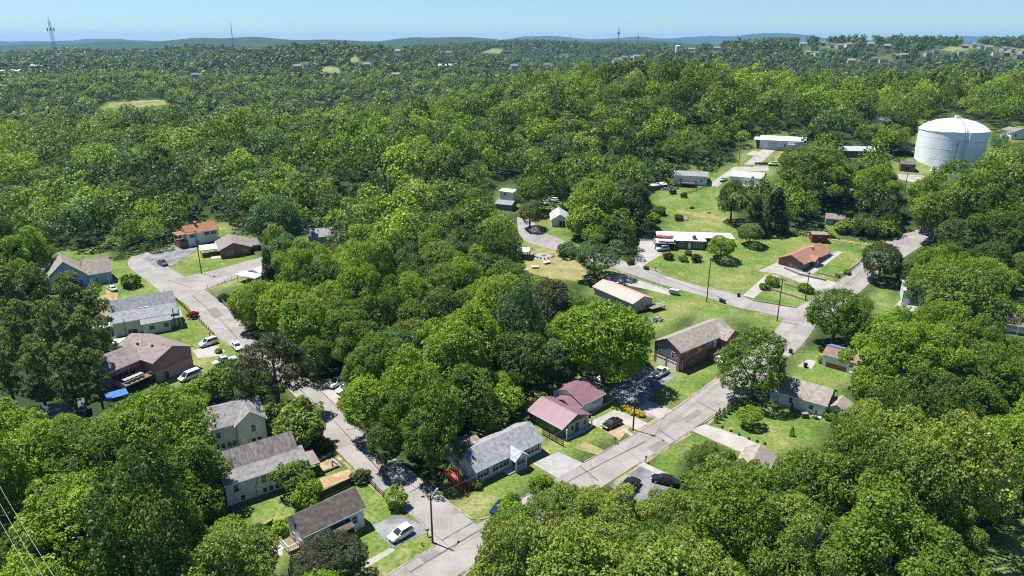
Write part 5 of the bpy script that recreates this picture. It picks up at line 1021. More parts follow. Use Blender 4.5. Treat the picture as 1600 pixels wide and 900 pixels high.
def car(kind, colr, front, rear, label, group=None, name='parked_car', cat='car', bed=None):
    f, r = G(*front), G(*rear); c = (f + r) / 2; t = thing(name, label, cat, (c.x, c.y, hz(c.x, c.y) + .06), math.atan2(f.y - r.y, f.x - r.x), group)
    Lc, st, (xr, xa, xb, xw), zr = SHAPES[kind]; pm = PAINT[colr]
    mb = MB(); loft([[(x, -w * .88, zb), (x, -w, zb + .18), (x, -w, zt - .14), (x, -w * .93, zt), (x, w * .93, zt), (x, w, zt - .14), (x, w, zb + .18), (x, w * .88, zb)] for x, zb, zt, w in st], mb)
    body = mb.build('body', pm, t)
    belt = lambda x: np.interp(x, [s[0] for s in st], [s[2] for s in st]) - .02
    hw = lambda x: float(np.interp(x, [s[0] for s in st], [s[3] for s in st])) * .93
    B = [(xr, -hw(xr), belt(xr)), (xw, -hw(xw), belt(xw)), (xw, hw(xw), belt(xw)), (xr, hw(xr), belt(xr))]; wt = hw(0) * .78
    Tt = [(xa, -wt, zr), (xb, -wt, zr), (xb, wt, zr), (xa, wt, zr)]
    mb = MB(); mb.prism([Vector(p) for p in B], [Vector(p) for p in Tt]); mb.prism([Vector(p) + Vector((0, 0, -.005)) for p in Tt], [((p[0] * .93), p[1] * .92, zr + .05) for p in Tt]); mb.build('roof', pm, t)
    def pane(nm, a, b, c_, d, ins=.1, out=.012):
        a, b, c_, d = map(Vector, (a, b, c_, d)); m = (a + b + c_ + d) / 4; nrm = (b - a).cross(d - a).normalized()
        if nrm.dot(m - Vector((0, 0, .9))) < 0: nrm = -nrm
        q = [p + (m - p) * ins + nrm * out for p in (a, b, c_, d)]; q2 = [p - nrm * .03 for p in q]; MB().prism(q, q2).build(nm, GLASS, t)
    pane('windscreen', B[1], B[2], Tt[2], Tt[1]); pane('rear_window', B[0], B[3], Tt[3], Tt[0], .14); pane('side_window', B[0], B[1], Tt[1], Tt[0], .09); pane('side_window', B[3], B[2], Tt[2], Tt[3], .09)
    rw = .36 if kind in ('suv', 'pickup', 'van') else .31
    for x in (-Lc * .29, Lc * .30):
        for s in (-1, 1):
            w = hw(x) / .93; mb = MB(); mb.tube([(x, s * (w - .2), rw), (x, s * (w + .02), rw)], rw, 14); wh = mb.build('wheel', DARK, t); MB().tube([(x, s * (w - .05), rw), (x, s * (w + .035), rw)], rw * .62, 10).build('rim', METAL, wh)
    xf, xb_ = st[-1][0], st[0][0]
    for s in (-1, 1):
        bx('headlight', LAMP, t, xf - .32, xf - .04, s * .68 - .15, s * .68 + .15, st[-1][2] - .06, st[-1][2] + .1); bx('tail_light', TAIL, t, xb_ - .01, xb_ + .14, s * .64 - .12, s * .64 + .12, st[0][2] - .24, st[0][2] - .02)
        bx('mirror', pm, t, xw - .35, xw - .2, s * (hw(xw) + .1) - .1, s * (hw(xw) + .1) + .1, belt(xw) + .02, belt(xw) + .18)
    if kind == 'pickup':
        bx('bed_liner', PAINT[bed] if bed else BLK, t, -2.58, -.82, -.78, .78, 1.0, 1.115 if bed else 1.075)
    if kind == 'suv':
        for s in (-1, 1): MB().tube([(-1.6, s * .55, zr + .1), (.2, s * .55, zr + .1)], .03, 5).build('roof_rail', BLK, t)
    return t
car('hatch', 'white', (610, 848), (643, 829), 'white hatchback on the tarred pad beside the utility pole')
car('sedan', 'navy', (793, 787), (773, 806), 'dark blue car parked on the lawn edge by the road corner')
car('sedan', 'black', (944, 671), (968, 660), 'black car on the dirt pad before the maroon-roofed house')
car('pickup', 'white', (1045, 578), (1018, 594), 'white pickup truck with dark bed in front of the garage doors', name='pickup_truck', cat='truck')
car('sedan', 'white', (1133, 570), (1112, 562), 'white car half hidden by the round tree beside the brick house')
car('sedan', 'black', (1024, 751), (1053, 758), 'black sedan in the lot at the edge of the grove')
car('pickup', 'black', (990, 758), (975, 772), 'black pickup almost hidden under the grove trees', name='pickup_truck', cat='truck')
car('sedan', 'white', (938, 596), (917, 588), 'white car in the shade behind the maroon metal roofs')
car('suv', 'white', (311, 544), (341, 534), 'white wagon in the drive of the mauve house')
car('sedan', 'white', (378, 553), (363, 536), 'white sedan parked along the kerb of the left street')
car('pickup', 'silver', (334, 573), (369, 564), 'silver pickup with covered bed on the lawn', name='pickup_truck', cat='truck', bed='silver')
car('van', 'white', (281, 598), (313, 585), 'white minivan below the mauve house wall')
car('suv', 'white', (515, 608), (541, 596), 'white wagon in the small drive beside the street bend')
car('sedan', 'white', (530, 615), (552, 606), 'white car mostly under the bright green tree')
car('pickup', 'grey', (264, 419), (245, 409), 'dark grey pickup at the edge of the shaded lot', name='pickup_truck', cat='truck')
car('sedan', 'cream', (168, 448), (184, 459), 'white saloon beside the grass island')
car('sedan', 'white', (843, 316), (856, 322), 'white car left of the pair behind the pale green cottage'); car('suv', 'white', (858, 313), (871, 317), 'white car right of the pair behind the pale green cottage')
car('suv', 'silver', (1031, 392), (1040, 391), 'silver car under the deck carport'); car('suv', 'white', (1202, 258), (1215, 259), 'white car on the gravel below the workshop'); car('sedan', 'red', (1406, 315), (1417, 315), 'red car among trees by the upper street')
car('van', 'white', (1224, 228), (1234, 229), 'white van beside the workshop corner', name='parked_van', cat='van'); car('suv', 'white', (1156, 286), (1170, 289), 'white car in front of the white cottage'); car('van', 'grey', (978, 368), (990, 372), 'dark car in the shade beyond the purple shrubs'); car('sedan', 'silver', (1125, 285), (1136, 280), 'silver car on the drive of the white cottage')
# ------------------------------------------------------------------ poles, wires
POLES = {}
def pole(base, hh, label, arm=0.0, trans=False, light=False, az=0.0, lean=0.0):
    g = G(*base); t = thing('utility_pole', label, 'utility pole', g, az)
    MB().tube([(0, 0, -.5), (lean * .5, 0, hh * .5), (lean, 0, hh)], [.17, .14, .11], 10).build('pole', WOODP, t)
    if arm:
        a = bx('crossarm', WOODP, t, lean - .06 + .12, lean + .06 + .12, -arm, arm, hh - .7, hh - .55)
        for y in (-arm * .9, -arm * .45, arm * .45, arm * .9): MB().tube([(lean + .12, y, hh - .55), (lean + .12, y, hh - .33)], .05, 6).build('insulator', METAL, a)
    if trans:
        tr = MB().tube([(lean + .38, 0, hh - 2.4), (lean + .38, 0, hh - 1.45)], .26, 10).build('transformer', METAL, t); MB().tube([(lean + .38, 0, hh - 1.45), (lean + .38, 0, hh - 1.2)], .05, 6).build('bushing', METAL, tr)
    if light:
        l = MB().tube([(lean, 0, hh - .8), (lean + 1.0, 0, hh - .35), (lean + 1.9, 0, hh - .3)], .04, 6).build('lamp_arm', METAL, t); bx('lamp_head', METAL, l, lean + 1.75, lean + 2.3, -.13, .13, hh - .42, hh - .28)
    POLES[base] = (g, hh); return g + Vector((0, 0, hh))
p1 = pole((989, 672), 10.4, 'utility pole with grey transformer beside the main road', .0, True, True, -.9)
p2 = pole((676, 848), 8.6, 'utility pole at the lower street corner', .0, False, True, 1.2)
p3 = pole((1214, 502), 12.5, 'utility pole at the corner of the two right-hand roads', .9, False, False, .8)
p4 = pole((1104, 472), 12.5, 'bare utility pole beside the lawn road', .0)
p5 = pole((1258, 470), 9.0, 'utility pole in the terraced bed', .8, False, False, .8)
p6 = pole((1371, 381), 15.0, 'tall utility pole beside the bramble thicket', 1.1, True, False, .8)
p7 = pole((1485, 277), 15.5, 'utility pole in front of the water tank', 1.1, True, False, .2)
p8 = pole((315, 428), 14.5, 'utility pole with transformer on the lawn by the junction', .9, True, True, .3)
p9 = pole((1154, 258), 14.0, 'utility pole left of the white workshop', .5, True)
p10 = pole((275, 515), 6.0, 'short metal-grey pole beside the grey-roofed house')
p11 = pole((1413, 300), 9.0, 'utility pole top in the trees left of the tank road', 1.1, False, False, .4)
WIRE = mat('wire', (.10, .10, .11), .5, .1)
def wire(a, b, sag, label, group, n=1, gap=.7, r=.028):
    d = (b - a); s = Vector((-d.y, d.x, 0)).normalized() * gap
    for k in range(n):
        o_ = s * (k - (n - 1) / 2); pts = [a + d * t + o_ + Vector((0, 0, -4 * sag * t * (1 - t) - .35)) for t in [i / 14 for i in range(15)]]
        mb = MB(); c = Vector((a.x, a.y, a.z)); mb.tube([p - c for p in pts], r, 4); o = mb.build('power_line', WIRE); o.location = c; props(o, label, 'cable', group)
wire(p1, p3, .9, 'cable from the transformer pole to the road corner pole', 'cables along the main road', 2, .5); wire(p2, p1, 1.2, 'cable from the lower corner pole to the transformer pole', 'cables of the lower corner', 1)
wire(p3, p5, .4, 'cable between the two poles at the terraced bed', 'cables at the terraced bed', 3); wire(p5, p6, .8, 'cable from the terraced bed pole to the tall pole', 'cables over the red roof', 3); wire(p6, p11, .6, 'cable from the tall pole into the trees', 'cables by the brambles', 3); wire(p11, p7, .7, 'cable running toward the tank pole', 'cables near the tank', 2)
wire(p4, p3, .5, 'cable from the bare pole to the road corner pole', 'cables over the lawn road', 1); wire(p7, p7 + Vector((70, -12, 2)), 1.0, 'cable crossing in front of the water tank', 'cables before the tank', 3, .8); wire(p8, p8 + Vector((-75, -8, 0)), 1.2, 'cable over the shaded lot by the junction', 'cables over the shaded lot', 3, .7); wire(p8, p8 + Vector((45, 22, 0)), 1.0, 'cable toward the blue-green tree', 'cables behind the brick house', 2, .7)
wire(p9, G(1178, 231) + Vector((0, 0, 4.5)), .3, 'cable from pole to the white workshop', 'workshop cable', 1); wire(p1, G(1060, 581) + Vector((0, 0, 5.5)), .4, 'service cable to the brick split-level house', 'service cable', 1); wire(p2, G(590, 760) + Vector((0, 0, 6)), .3, 'cable over the left street', 'street cable', 1)
qa, qb = Vector((-64.5, 72.5, 22.6)), Vector((-48.6, 58.5, 18.2))
CW = mat('bright_cable', (.34, .34, .34), .5, .05); WIRE = CW
wire(qa, qb, .4, 'bright cable crossing the trees at the bottom left', 'bright cables at the bottom left', 3, .8, .02)
# ------------------------------------------------------------------ fences, walls, small yard things
def fence(P, label, m, hh=1.1, rails=2, gap=2.0, name='fence', solid=False, cat='fence', mesh=False):
    P = [G(*p) for p in P]; o = P[0].copy(); t = thing(name, label, cat, o); rl = MB()
    for a, b in zip(P, P[1:]):
        d = b - a; L = math.hypot(d.x, d.y); n = max(1, int(L / gap)); u = Vector((d.x, d.y, 0)) / L; w = Vector((-u.y, u.x, 0)) * .03
        for k in range(n + 1):
            q = a + d * (k / n); q.z = hz(q.x, q.y); q -= o; MB().box(q.x - .06, q.x + .06, q.y - .06, q.y + .06, q.z - .3, q.z + hh + .06).build('post', m, t)
        for k in range(n):
            q0 = a + d * (k / n); q1 = a + d * ((k + 1) / n); z0, z1 = hz(q0.x, q0.y), hz(q1.x, q1.y); q0 = q0 - o; q1 = q1 - o
            zs = [(.05, hh - .02)] if solid else [(hh * (i + .55) / rails - .08, hh * (i + .55) / rails + .08) for i in range(rails)]
            if mesh: zs = [(hh - .04, hh), (hh * .5 - .015, hh * .5 + .015), (.1, .14)]
            for za, zb in zs:
                rl.prism([(q0 + w) + Vector((0, 0, z0 - o.z - q0.z + za)), (q0 - w) + Vector((0, 0, z0 - o.z - q0.z + za)), (q0 - w) + Vector((0, 0, z0 - o.z - q0.z + zb)), (q0 + w) + Vector((0, 0, z0 - o.z - q0.z + zb))],
                         [(q1 + w) + Vector((0, 0, z1 - o.z - q1.z + za)), (q1 - w) + Vector((0, 0, z1 - o.z - q1.z + za)), (q1 - w) + Vector((0, 0, z1 - o.z - q1.z + zb)), (q1 + w) + Vector((0, 0, z1 - o.z - q1.z + zb))])
    rl.build('panel' if solid else 'rail', m, t); return t
FB = mat('fence_dark', (.035, .03, .028), .8, .2, 3); FW = mat('fence_weathered', (.16, .13, .105), .9, .25, 2)
fence([(574, 752), (600, 778)], 'black rail fence beside the left street near the clipped shrub', FB, 1.2, 3)
fence([(552, 756), (496, 782)], 'dark board fence behind the white house with brown roof', FB, 1.4, solid=True)
fence([(848, 680), (880, 698)], 'black horizontal board fence between the ranch house and the green house', FB, 1.5, 4, 1.8)
fence([(258, 460), (276, 470), (300, 494)], 'dark picket fence along the upper left street', FB, 1.2, 2, 1.6); fence([(312, 502), (334, 524)], 'low rail fence beside the crimson shrub', FW, 1.0, 2, 2)
fence([(325, 452), (345, 470), (360, 486)], 'wire fence beside the upper street kerb', METAL, 1.1, mesh=True); fence([(340, 446), (372, 434)], 'wire fence before the white carport', METAL, 1.1, mesh=True)
fence([(1304, 438), (1340, 416), (1356, 398)], 'wire fence along the wall of the red-roofed ranch lawn', METAL, 1.2, mesh=True); fence([(1296, 376), (1330, 382), (1358, 386)], 'dark timber edging fence at the top of the lawn', FW, .6, 1)
fence([(985, 434), (1020, 446), (1046, 456)], 'wire fence along the lawn of the pink-roofed house', METAL, 1.1, mesh=True)
fence([(1066, 306), (1110, 289)], 'low wire fence between the two hillside lawns', FW, 1.0, 2); fence([(1420, 275), (1450, 278), (1480, 283)], 'chain fence in front of the tank yard', METAL, 1.3, mesh=True)
fence([(452, 900), (456, 872), (470, 868)], 'dark picket fence beside the bronze-green tree', FB, 1.3, 3, 1.6); fence([(415, 832), (428, 824)], 'dark board fence behind the patio', FB, 1.5, solid=True)
fence([(170, 555), (182, 590), (186, 612)], 'dark wire fence beside the strip of lawn', FB, 1.2, 2)
def wall(P, label, m, hh=.5, w=.35, name='retaining_wall'):
    P = [G(*p) for p in P]; o = P[0].copy(); mb = MB()
    for a, b in zip(P, P[1:]):
        d = (b - a); u = Vector((d.x, d.y, 0)).normalized(); s = Vector((-u.y, u.x, 0)) * w / 2; za, zb = hz(a.x, a.y) - o.z, hz(b.x, b.y) - o.z; a = a - o; b = b - o
        mb.prism([(a.x + s.x, a.y + s.y, za - .5), (a.x - s.x, a.y - s.y, za - .5), (a.x - s.x, a.y - s.y, za + hh), (a.x + s.x, a.y + s.y, za + hh)], [(b.x + s.x, b.y + s.y, zb - .5), (b.x - s.x, b.y - s.y, zb - .5), (b.x - s.x, b.y - s.y, zb + hh), (b.x + s.x, b.y + s.y, zb + hh)])
    ob = mb.build(name, m); ob.location = o; props(ob, label, 'wall')
STONE = mat('stone_wall', (.30, .275, .25), .95, .3, 2.5, bump=.6, bscale=5)
wall([(1226, 420), (1250, 430), (1290, 439)], 'stone planter wall along the curved concrete drive', STONE, .7, .6); wall([(1196, 450), (1225, 459), (1262, 471)], 'lower dark stone terrace wall beside the road', STONE, .6); wall([(1226, 444), (1252, 452)], 'upper stone terrace wall below the driveway', STONE, .5)
wall([(1277, 427), (1306, 434)], 'stone wall at the lawn foot of the red-roofed ranch', STONE, .5); wall([(1306, 434), (1338, 414), (1353, 396)], 'long low stone wall between lawn and upper street', STONE, .4); wall([(1174, 469), (1244, 481)], 'dark kerb wall along the terraced bed road', STONE, .25, .3)
wall([(1179, 257), (1202, 257)], 'brown retaining wall below the workshop lawn', FW, 1.0); wall([(905, 440), (925, 436)], 'pale stone edging beside the pink roof', STONE, .4); wall([(1294, 370), (1312, 375)], 'timber retaining wall beside the maroon shed', FW, .6)
wall([(493, 725), (518, 711)], 'weathered timber beam at the top of the sand bed', FW, .6, .5); wall([(498, 742), (530, 729)], 'timber edge at the foot of the sand bed', FW, .4, .4); wall([(480, 722), (494, 716)], 'short timber bench wall beside the grey house', FW, .5, .5)
# red ramp
a = G(700, 742); b = G(728, 769); d = b - a; t = thing('timber_ramp', 'long red-stained wooden ramp beside the ranch house', 'ramp', a, math.atan2(d.y, d.x)); L = math.hypot(d.x, d.y)
mb = MB(); mb.prism([(0, -.8, .75), (L, -.8, .02), (L, -.8, .1), (0, -.8, .85)], [(0, .8, .75), (L, .8, .02), (L, .8, .1), (0, .8, .85)]); mb.build('ramp_floor', RED, t)
for s in (-.8, .8):
    mb = MB(); n = 9
    for z in (.25, .6, .95): mb.prism([(0, s - .03, .85 + z - .07), (L, s - .03, .1 + z - .07), (L, s - .03, .1 + z + .05), (0, s - .03, .85 + z + .05)], [(0, s + .03, .85 + z - .07), (L, s + .03, .1 + z - .07), (L, s + .03, .1 + z + .05), (0, s + .03, .85 + z + .05)])
    mb.build('railing', RED, t)
    for k in range(n): x = L * k / (n - 1); bx('post', RED, t, x - .05, x + .05, s - .09, s + .09, -.2, 1.9 - .75 * k / (n - 1))
def bin_(x, y, label, m=BLK):
    t = thing('wheelie_bin', label, 'bin', G(x, y)); t.rotation_euler[2] = R.uniform(0, 6); mb = MB(); mb.prism([(-.27, -.3, .06), (.27, -.3, .06), (.27, .3, .06), (-.27, .3, .06)], [(-.33, -.38, 1.0), (.33, -.38, 1.0), (.33, .38, 1.0), (-.33, .38, 1.0)]); mb.build('body', m, t); bx('lid', m, t, -.36, .36, -.42, .42, 1.0, 1.08)
    for s in (-1, 1): MB().tube([(s * .3, .34, .1), (s * .36, .34, .1)], .1, 8).build('wheel', DARK, t)
NAVY = mat('bin_navy', (.02, .035, .07), .5)
bin_(1154, 464, 'black bin beside the mouth of the ranch driveway'); bin_(1126, 472, 'dark blue bin left of the pair on the verge', NAVY); bin_(1131, 474, 'dark blue bin right of the pair on the verge', NAVY); bin_(1258, 574, 'black bin by the small house walk'); bin_(1235, 552, 'dark bin at the street edge by the small house')
def mailbox(x, y, label):
    t = thing('mailbox', label, 'mailbox', G(x, y), R.uniform(0, 6)); bx('post', FW, t, -.05, .05, -.05, .05, -.2, 1.05); mb = MB(); mb.tube([(-.28, 0, 1.2), (.28, 0, 1.2)], .15, 10); mb.build('box', BLK, t)
mailbox(1009, 723, 'dark mailbox beside the tarred lot'); mailbox(961, 693, 'dark mailbox at the edge of the green house lawn'); mailbox(668, 838, 'black mailbox at the foot of the corner pole'); mailbox(1024, 424, 'mailbox on the verge by the pale driveway'); mailbox(328, 527, 'mailbox beside the upper left kerb')
t = thing('fire_hydrant', 'small yellow hydrant on the corner lawn', 'hydrant', G(659, 852)); YL = mat('hydrant_yellow', (.5, .36, .08), .5)
mb = MB().tube([(0, 0, 0), (0, 0, .55), (0, 0, .68), (0, 0, .78)], [.14, .13, .15, .04], 10); mb.build('barrel', YL, t); MB().tube([(-.24, 0, .48), (.24, 0, .48)], .07, 8).build('outlet', YL, t); MB().tube([(0, 0, -.05), (0, 0, .05)], .2, 10).build('flange', YL, t)
def table(x, y, label, m, w=1.6, d=.8):
    t = thing('garden_table', label, 'table', G(x, y), R.uniform(0, 3)); bx('top', m, t, -w / 2, w / 2, -d / 2, d / 2, .7, .76)
    for sx in (-1, 1):
        for sy in (-1, 1): bx('leg', m, t, sx * (w / 2 - .1) - .04, sx * (w / 2 - .1) + .04, sy * (d / 2 - .1) - .04, sy * (d / 2 - .1) + .04, -.1, .7)
table(836, 419, 'pale garden table on the dry lawn, nearer the trees', WHITE, 2.4, 1.2); table(854, 412, 'pale garden table below the stone circle', WHITE, 2.4, 1.2); table(413, 846, 'lilac-topped table on the small patio', mat('lilac', (.40, .38, .52), .6), 1.5, 1.0)
a = G(222, 568); 
t = thing('fire_ring', 'round ring of pale stones with a burnt centre on the dry lawn', 'fire pit', G(850, 399))
for k in range(16):
    an = k * math.pi / 8; st_ = MB().box(-.35, .35, -.25, .25, -.1, .35).build('stone', STONE, t); st_.location = (3.4 * math.cos(an), 3.4 * math.sin(an), 0); st_.rotation_euler = (0, 0, an)
MB().tube([(0, 0, 0), (0, 0, .12), (0, 0, .25)], [1.2, .9, .3], 12).build('ash_heap', mat('ash', (.12, .11, .10), .95), t)
def umbrella(x, y, dz, label):
    g = G(x, y); t = thing('patio_umbrella', label, 'umbrella', (g.x, g.y, g.z + dz)); MB().tube([(0, 0, 0), (0, 0, 2.4)], .04, 6).build('pole', METAL, t); mb = MB(); n = 8
    mb.v = [(1.4 * math.cos(k * math.pi / 4), 1.4 * math.sin(k * math.pi / 4), 1.95) for k in range(n)] + [(0, 0, 2.5)]; mb.f = [(k, (k + 1) % n, 8) for k in range(n)]; o = mb.build('canopy', mat('umbrella_red', (.26, .035, .045), .8), t); s = o.modifiers.new('thick', 'SOLIDIFY'); s.thickness = .03
for (x, y), lb in zip([(1030, 387), (1038, 388), (1046, 388)], ['dark red umbrella at the outer end of the deck', 'dark red umbrella in the middle of the deck', 'dark red umbrella nearest the white roof']): umbrella(x, y, 2.3, lb)
t = thing('deck_table', 'long pale table set on the deck of the mauve house', 'table', (0, 0, 0)); h0 = G(247, 598); d = G(303, 573) - h0; an = math.atan2(d.y, d.x); t.rotation_euler[2] = an
t.location = h0 + Vector((math.cos(an) * -3.9 - math.sin(an) * 2.4, math.sin(an) * -3.9 + math.cos(an) * 2.4, 1.95)); bx('top', CONC, t, -2.2, 2.2, -.55, .55, .7, .78)
for sx in (-2, 2):
    for sy in (-.4, .4): bx('leg', FW, t, sx - .05, sx + .05, sy - .05, sy + .05, 0, .7)
mt = t.matrix_basis.copy()
for k in range(8):
    s = -1 if k < 4 else 1; lx = -1.65 + (k % 4) * 1.1; p = t.location + Vector((math.cos(an) * lx - math.sin(an) * s * .95, math.sin(an) * lx + math.cos(an) * s * .95, 0))
    c = thing('deck_chair', 'pale chair drawn up to the long deck table', 'chair', p, an + (0 if s < 0 else math.pi), 'chairs round the deck table'); bx('seat', CONC, c, -.23, .23, -.22, .22, .4, .46); bx('backrest', CONC, c, -.23, .23, -.26, -.21, .46, .95)
    for x_ in (-.2, .2):
        for y_ in (-.19, .19): bx('leg', CONC, c, x_ - .025, x_ + .025, y_ - .025, y_ + .025, 0, .4)
def trailer(x, y, label, az, m):
    t = thing('utility_trailer', label, 'trailer', G(x, y), az); bx('box', m, t, -1.4, 1.4, -.75, .75, .5, 1.6)
    for s in (-1, 1): MB().tube([(0, s * .78, .32), (0, s * .95, .32)], .32, 12).build('wheel', DARK, t)
    MB().tube([(1.4, 0, .5), (2.4, 0, .45)], .06, 6).build('tow_bar', METAL, t)
trailer(1053, 460, 'small pale blue-grey trailer beside the lawn road', -.5, PAINT['silver']); trailer(1051, 303, 'black trailer on the lawn under the wooden deck', .1, BLK); trailer(981, 768, 'black flat trailer at the edge of the grove lot', .6, BLK)
def heap(name, x, y, n, sp, label, cat, cols, s=(.3, .7)):
    t = thing(name, label, cat, G(x, y))
    for k in range(n):
        w, d, z = R.uniform(*s), R.uniform(*s), R.uniform(.3, .8); a_, r_ = R.uniform(0, 6), R.uniform(0, sp); m = MATS[R.choice(cols)]
        o = MB().prism([(-w, -d, -.1), (w, -d, -.1), (w, d, -.1), (-w, d, -.1)], [(-w * .8, -d * .8, z), (w * .8, -d * .8, z), (w * .8, d * .8, z), (-w * .8, d * .8, z)]).build('crate' if name == 'junk_pile' else 'rock', m, t); o.location = (math.cos(a_) * r_, math.sin(a_) * r_, 0); o.rotation_euler = (0, 0, R.uniform(0, 3))
for nm, c in (('junk_blue', (.04, .09, .32)), ('junk_pink', (.4, .25, .24)), ('junk_tan', (.34, .27, .2))): mat(nm, c, .7, .15, 2)
heap('junk_pile', 1026, 500, 8, 1.8, 'clutter of blue covers under the pink-roofed house deck', 'clutter', ['junk_blue', 'black_paint', 'junk_tan']); heap('junk_pile', 818, 424, 7, 1.4, 'pinkish clutter beside the open shelter', 'clutter', ['junk_pink', 'stone_wall', 'white_paint']); heap('junk_pile', 1040, 296, 9, 2.2, 'clutter of boxes beside the wooden deck', 'clutter', ['junk_tan', 'junk_pink', 'white_paint']); heap('junk_pile', 1005, 360, 7, 2.0, 'machinery clutter in the shade beyond the pale driveway', 'clutter', ['stone_wall', 'junk_tan', 'galvanised']); heap('rock_pile', 1071, 342, 10, 2.2, 'pile of grey rocks on the lawn behind the white roof', 'rocks', ['stone_wall', 'concrete_block']); heap('rock_pile', 1106, 333, 4, 1.0, 'small heap of rocks on the lawn slope', 'rocks', ['stone_wall']); heap('junk_pile', 1009, 568, 5, 1.0, 'clutter beside the garage doors of the brick house', 'clutter', ['junk_pink', 'white_paint', 'black_paint'])
t = thing('lawn_mower', 'red riding mower on the hillside lawn', 'mower', G(1081, 326), .4); RM = PAINT['red']; bx('hood', RM, t, .1, 1.0, -.35, .35, .35, .85); bx('deck', RM, t, -.5, .5, -.6, .6, .15, .33); bx('seat', BLK, t, -.6, -.15, -.25, .25, .6, .7); bx('backrest', BLK, t, -.65, -.55, -.25, .25, .7, 1.1); bx('fender', RM, t, -.8, -.05, -.5, .5, .45, .58)
for x, rr_ in ((-.55, .28), (.75, .2)):
    for s in (-1, 1): MB().tube([(x, s * .42, rr_), (x, s * .6, rr_)], rr_, 10).build('wheel', DARK, t)
a = G(520, 728); t = thing('toy_slide', 'small violet toy on the sand bed', 'toy', a); VT = mat('toy_violet', (.12, .08, .35), .5); MB().prism([(0, -.2, .9), (1.1, -.2, .1), (1.1, -.2, .18), (0, -.2, .98)], [(0, .2, .9), (1.1, .2, .1), (1.1, .2, .18), (0, .2, .98)]).build('chute', VT, t); bx('ladder', VT, t, -.12, 0, -.2, .2, 0, 1.1)
# ------------------------------------------------------------------ far things
def far_at(px, dist):
    x = (px - 800) / FPX * (dist * CP) ; return Vector((x, dist, hz(x, dist)))
def lattice(px, dist, ytop, label, w=3.0, legs=4, head=True):
    b = far_at(px, dist); zt = CAM_H + dist * math.tan(math.atan((450 - ytop) / FPX) - PITCH); Ht = zt - b.z
    dep = dist * CP; b.x = (px - 800) / FPX * (b.y * CP - (b.z + Ht * .5 - CAM_H) * SP)
    t = thing('radio_tower', label, 'tower', b); SM = mat('tower_steel', (.30, .31, .33), .6, .1); mb = MB(); n = max(5, int(Ht / (w * 1.6))); r = max(.12, dist * .00018)
    P = [(math.cos(2 * math.pi * k / legs + .6), math.sin(2 * math.pi * k / legs + .6)) for k in range(legs)]
    for x, y in P: MB().tube([(x * w, y * w, -6), (x * w * .35, y * w * .35, Ht)], r, 5).build('leg', SM, t)
    for i in range(n):
        z0, z1 = Ht * i / n, Ht * (i + 1) / n; s0, s1 = w * (1 - .65 * i / n), w * (1 - .65 * (i + 1) / n)
        for k in range(legs): p, q = P[k], P[(k + 1) % legs]; mb.tube([(p[0] * s0, p[1] * s0, z0), (q[0] * s1, q[1] * s1, z1)], r * .6, 3); mb.tube([(p[0] * s1, p[1] * s1, z1), (q[0] * s1, q[1] * s1, z1)], r * .6, 3)
    mb.build('bracing', SM, t); MB().tube([(0, 0, Ht), (0, 0, Ht * 1.06)], r, 5).build('aerial', SM, t)
    if head:
        mb = MB()
        for k in range(6): a_ = k * math.pi / 3; mb.box(w * 1.1 * math.cos(a_) - .5, w * 1.1 * math.cos(a_) + .5, w * 1.1 * math.sin(a_) - .5, w * 1.1 * math.sin(a_) + .5, Ht * .84, Ht * .89)
        mb.tube([(w * 1.1 * math.cos(k * math.pi / 3), w * 1.1 * math.sin(k * math.pi / 3), Ht * .865) for k in range(7)], r, 4); mb.build('antenna_ring', SM, t)
lattice(87, 1150, 32, 'tall lattice tower with antenna ring at the upper left', 4.5)
lattice(366, 1500, 39, 'thin mast on the wooded skyline left of centre', .8, 3, False)
lattice(966, 2300, 45, 'stout tower on the skyline right of centre', 3.5); lattice(996, 2300, 53, 'shorter tower beside the stout tower', 2.4); lattice(890, 2600, 54, 'very thin far mast on the skyline', .8, 3, False)
g = far_at(1060, 2000); t = thing('standpipe', 'small white standpipe on the far ridge', 'water tank', (g.x, g.y, g.z)); MB().tube([(0, 0, -5), (0, 0, 26)], 7, 20).build('shell', WHITE, t); MB().tube([(0, 0, 26), (0, 0, 29)], [7.2, .5], 20).build('dome', WHITE, t)
rk = random.Random(4); FR = [RMV, RT, RB, RG, RMV, RT]; FW_ = [STN, BRT, STN, BRK, SPG]
dh = []
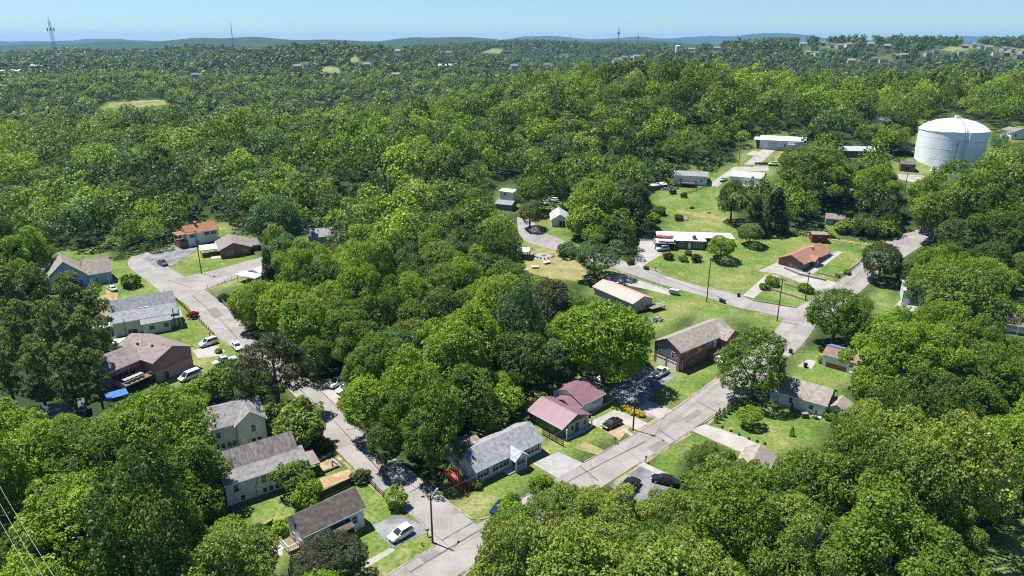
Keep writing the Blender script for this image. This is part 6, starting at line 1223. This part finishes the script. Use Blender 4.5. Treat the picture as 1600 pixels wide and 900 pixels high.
for k, (px, py) in enumerate(FH):
    g = G(px, py, 5.0); dd = g.y; s = 1.0 if dd < 900 else 1.25
    t = thing('distant_house', '', 'house', (g.x, g.y, g.z + (2.0 if dd > 700 else 0)), rk.uniform(-.6, .6)); h = House(); h.root = t; w, d, z = rk.uniform(10, 15) * s, rk.uniform(7, 9) * s, rk.uniform(3, 4.5) * s
    block(h, -w / 2, w / 2, -d / 2, d / 2, z, rk.uniform(2, 3.2) * s, rk.choice(FW_), rk.choice(FR), oh=.6, z0=-10, trim=False, th=.3)
    win(h, 'F', -d / 2, -w * .25, z * .45, 1.6, 1.6); win(h, 'F', -d / 2, w * .2, z * .45, 1.6, 1.6)
    z_ = 'on the open slope at the upper right' if px > 1440 else ('below the wooded crest at the upper right' if px > 1240 else ('on the far wooded ridge right of centre' if px > 850 else ('in the far valley near the small pale field' if px > 440 else 'in the far wood left of centre')))
    props(t, 'small distant house ' + z_, None, 'distant houses ' + z_)
for px, w, lb in ((8, 44, 'white warehouse roof on the far left edge'), (50, 30, 'pale warehouse roof left of the lattice tower')):
    g = far_at(px, 1500 if px < 20 else 1600); h = House(); h.root = thing('warehouse', lb, 'warehouse', (g.x, g.y, g.z + 3)); block(h, -w / 2, w / 2, -20, 20, 8, 2.5, SWH, RWT, oh=.5, z0=-15, trim=False, th=.4); bx('loading_door', METAL, h.root, -4, 4, -20.1, -19.9, 0, 5)
g = far_at(695, 1500); h = House(); h.root = thing('barn', 'white-roofed red barn in the far valley', 'barn', (g.x, g.y, g.z + 10)); block(h, -14, 14, -7, 7, 6, 3, BRK, RWT, oh=.5, z0=-15, trim=False, th=.4); bx('barn_door', BLK, h.root, -2, 2, -7.1, -6.9, 0, 4)
# ------------------------------------------------------------------ haze
def haze():
    zlo = -160.0
    zs = [o for o in bpy.data.objects if o.name == 'ground'][0].data
    co = np.empty(len(zs.vertices) * 3, np.float32); zs.vertices.foreach_get('co', co); co = co.reshape(-1, 3)
    zlo = float(co[:, 2].min()) - 1; zhi = max(float(co[:, 2].max()), CAM_H) + 12
    X = float(np.abs(co[:, 0]).max()) + 5
    mb = MB().box(-X, X, float(co[:, 1].min()) - 5, float(co[:, 1].max()) + 5, zlo, zhi)
    m = bpy.data.materials.new('haze'); m.use_nodes = True; n, l = m.node_tree.nodes, m.node_tree.links; n.remove(n['Principled BSDF'])
    v = n.new('ShaderNodeVolumePrincipled'); v.inputs['Color'].default_value = (.26, .57, 1.0, 1); v.inputs['Density'].default_value = HAZE_D; v.inputs['Anisotropy'].default_value = .0
    l.new(v.outputs[0], n['Material Output'].inputs['Volume']); props(mb.build('haze', m), kind='stuff')
HAZE_D = 0.000045
haze()
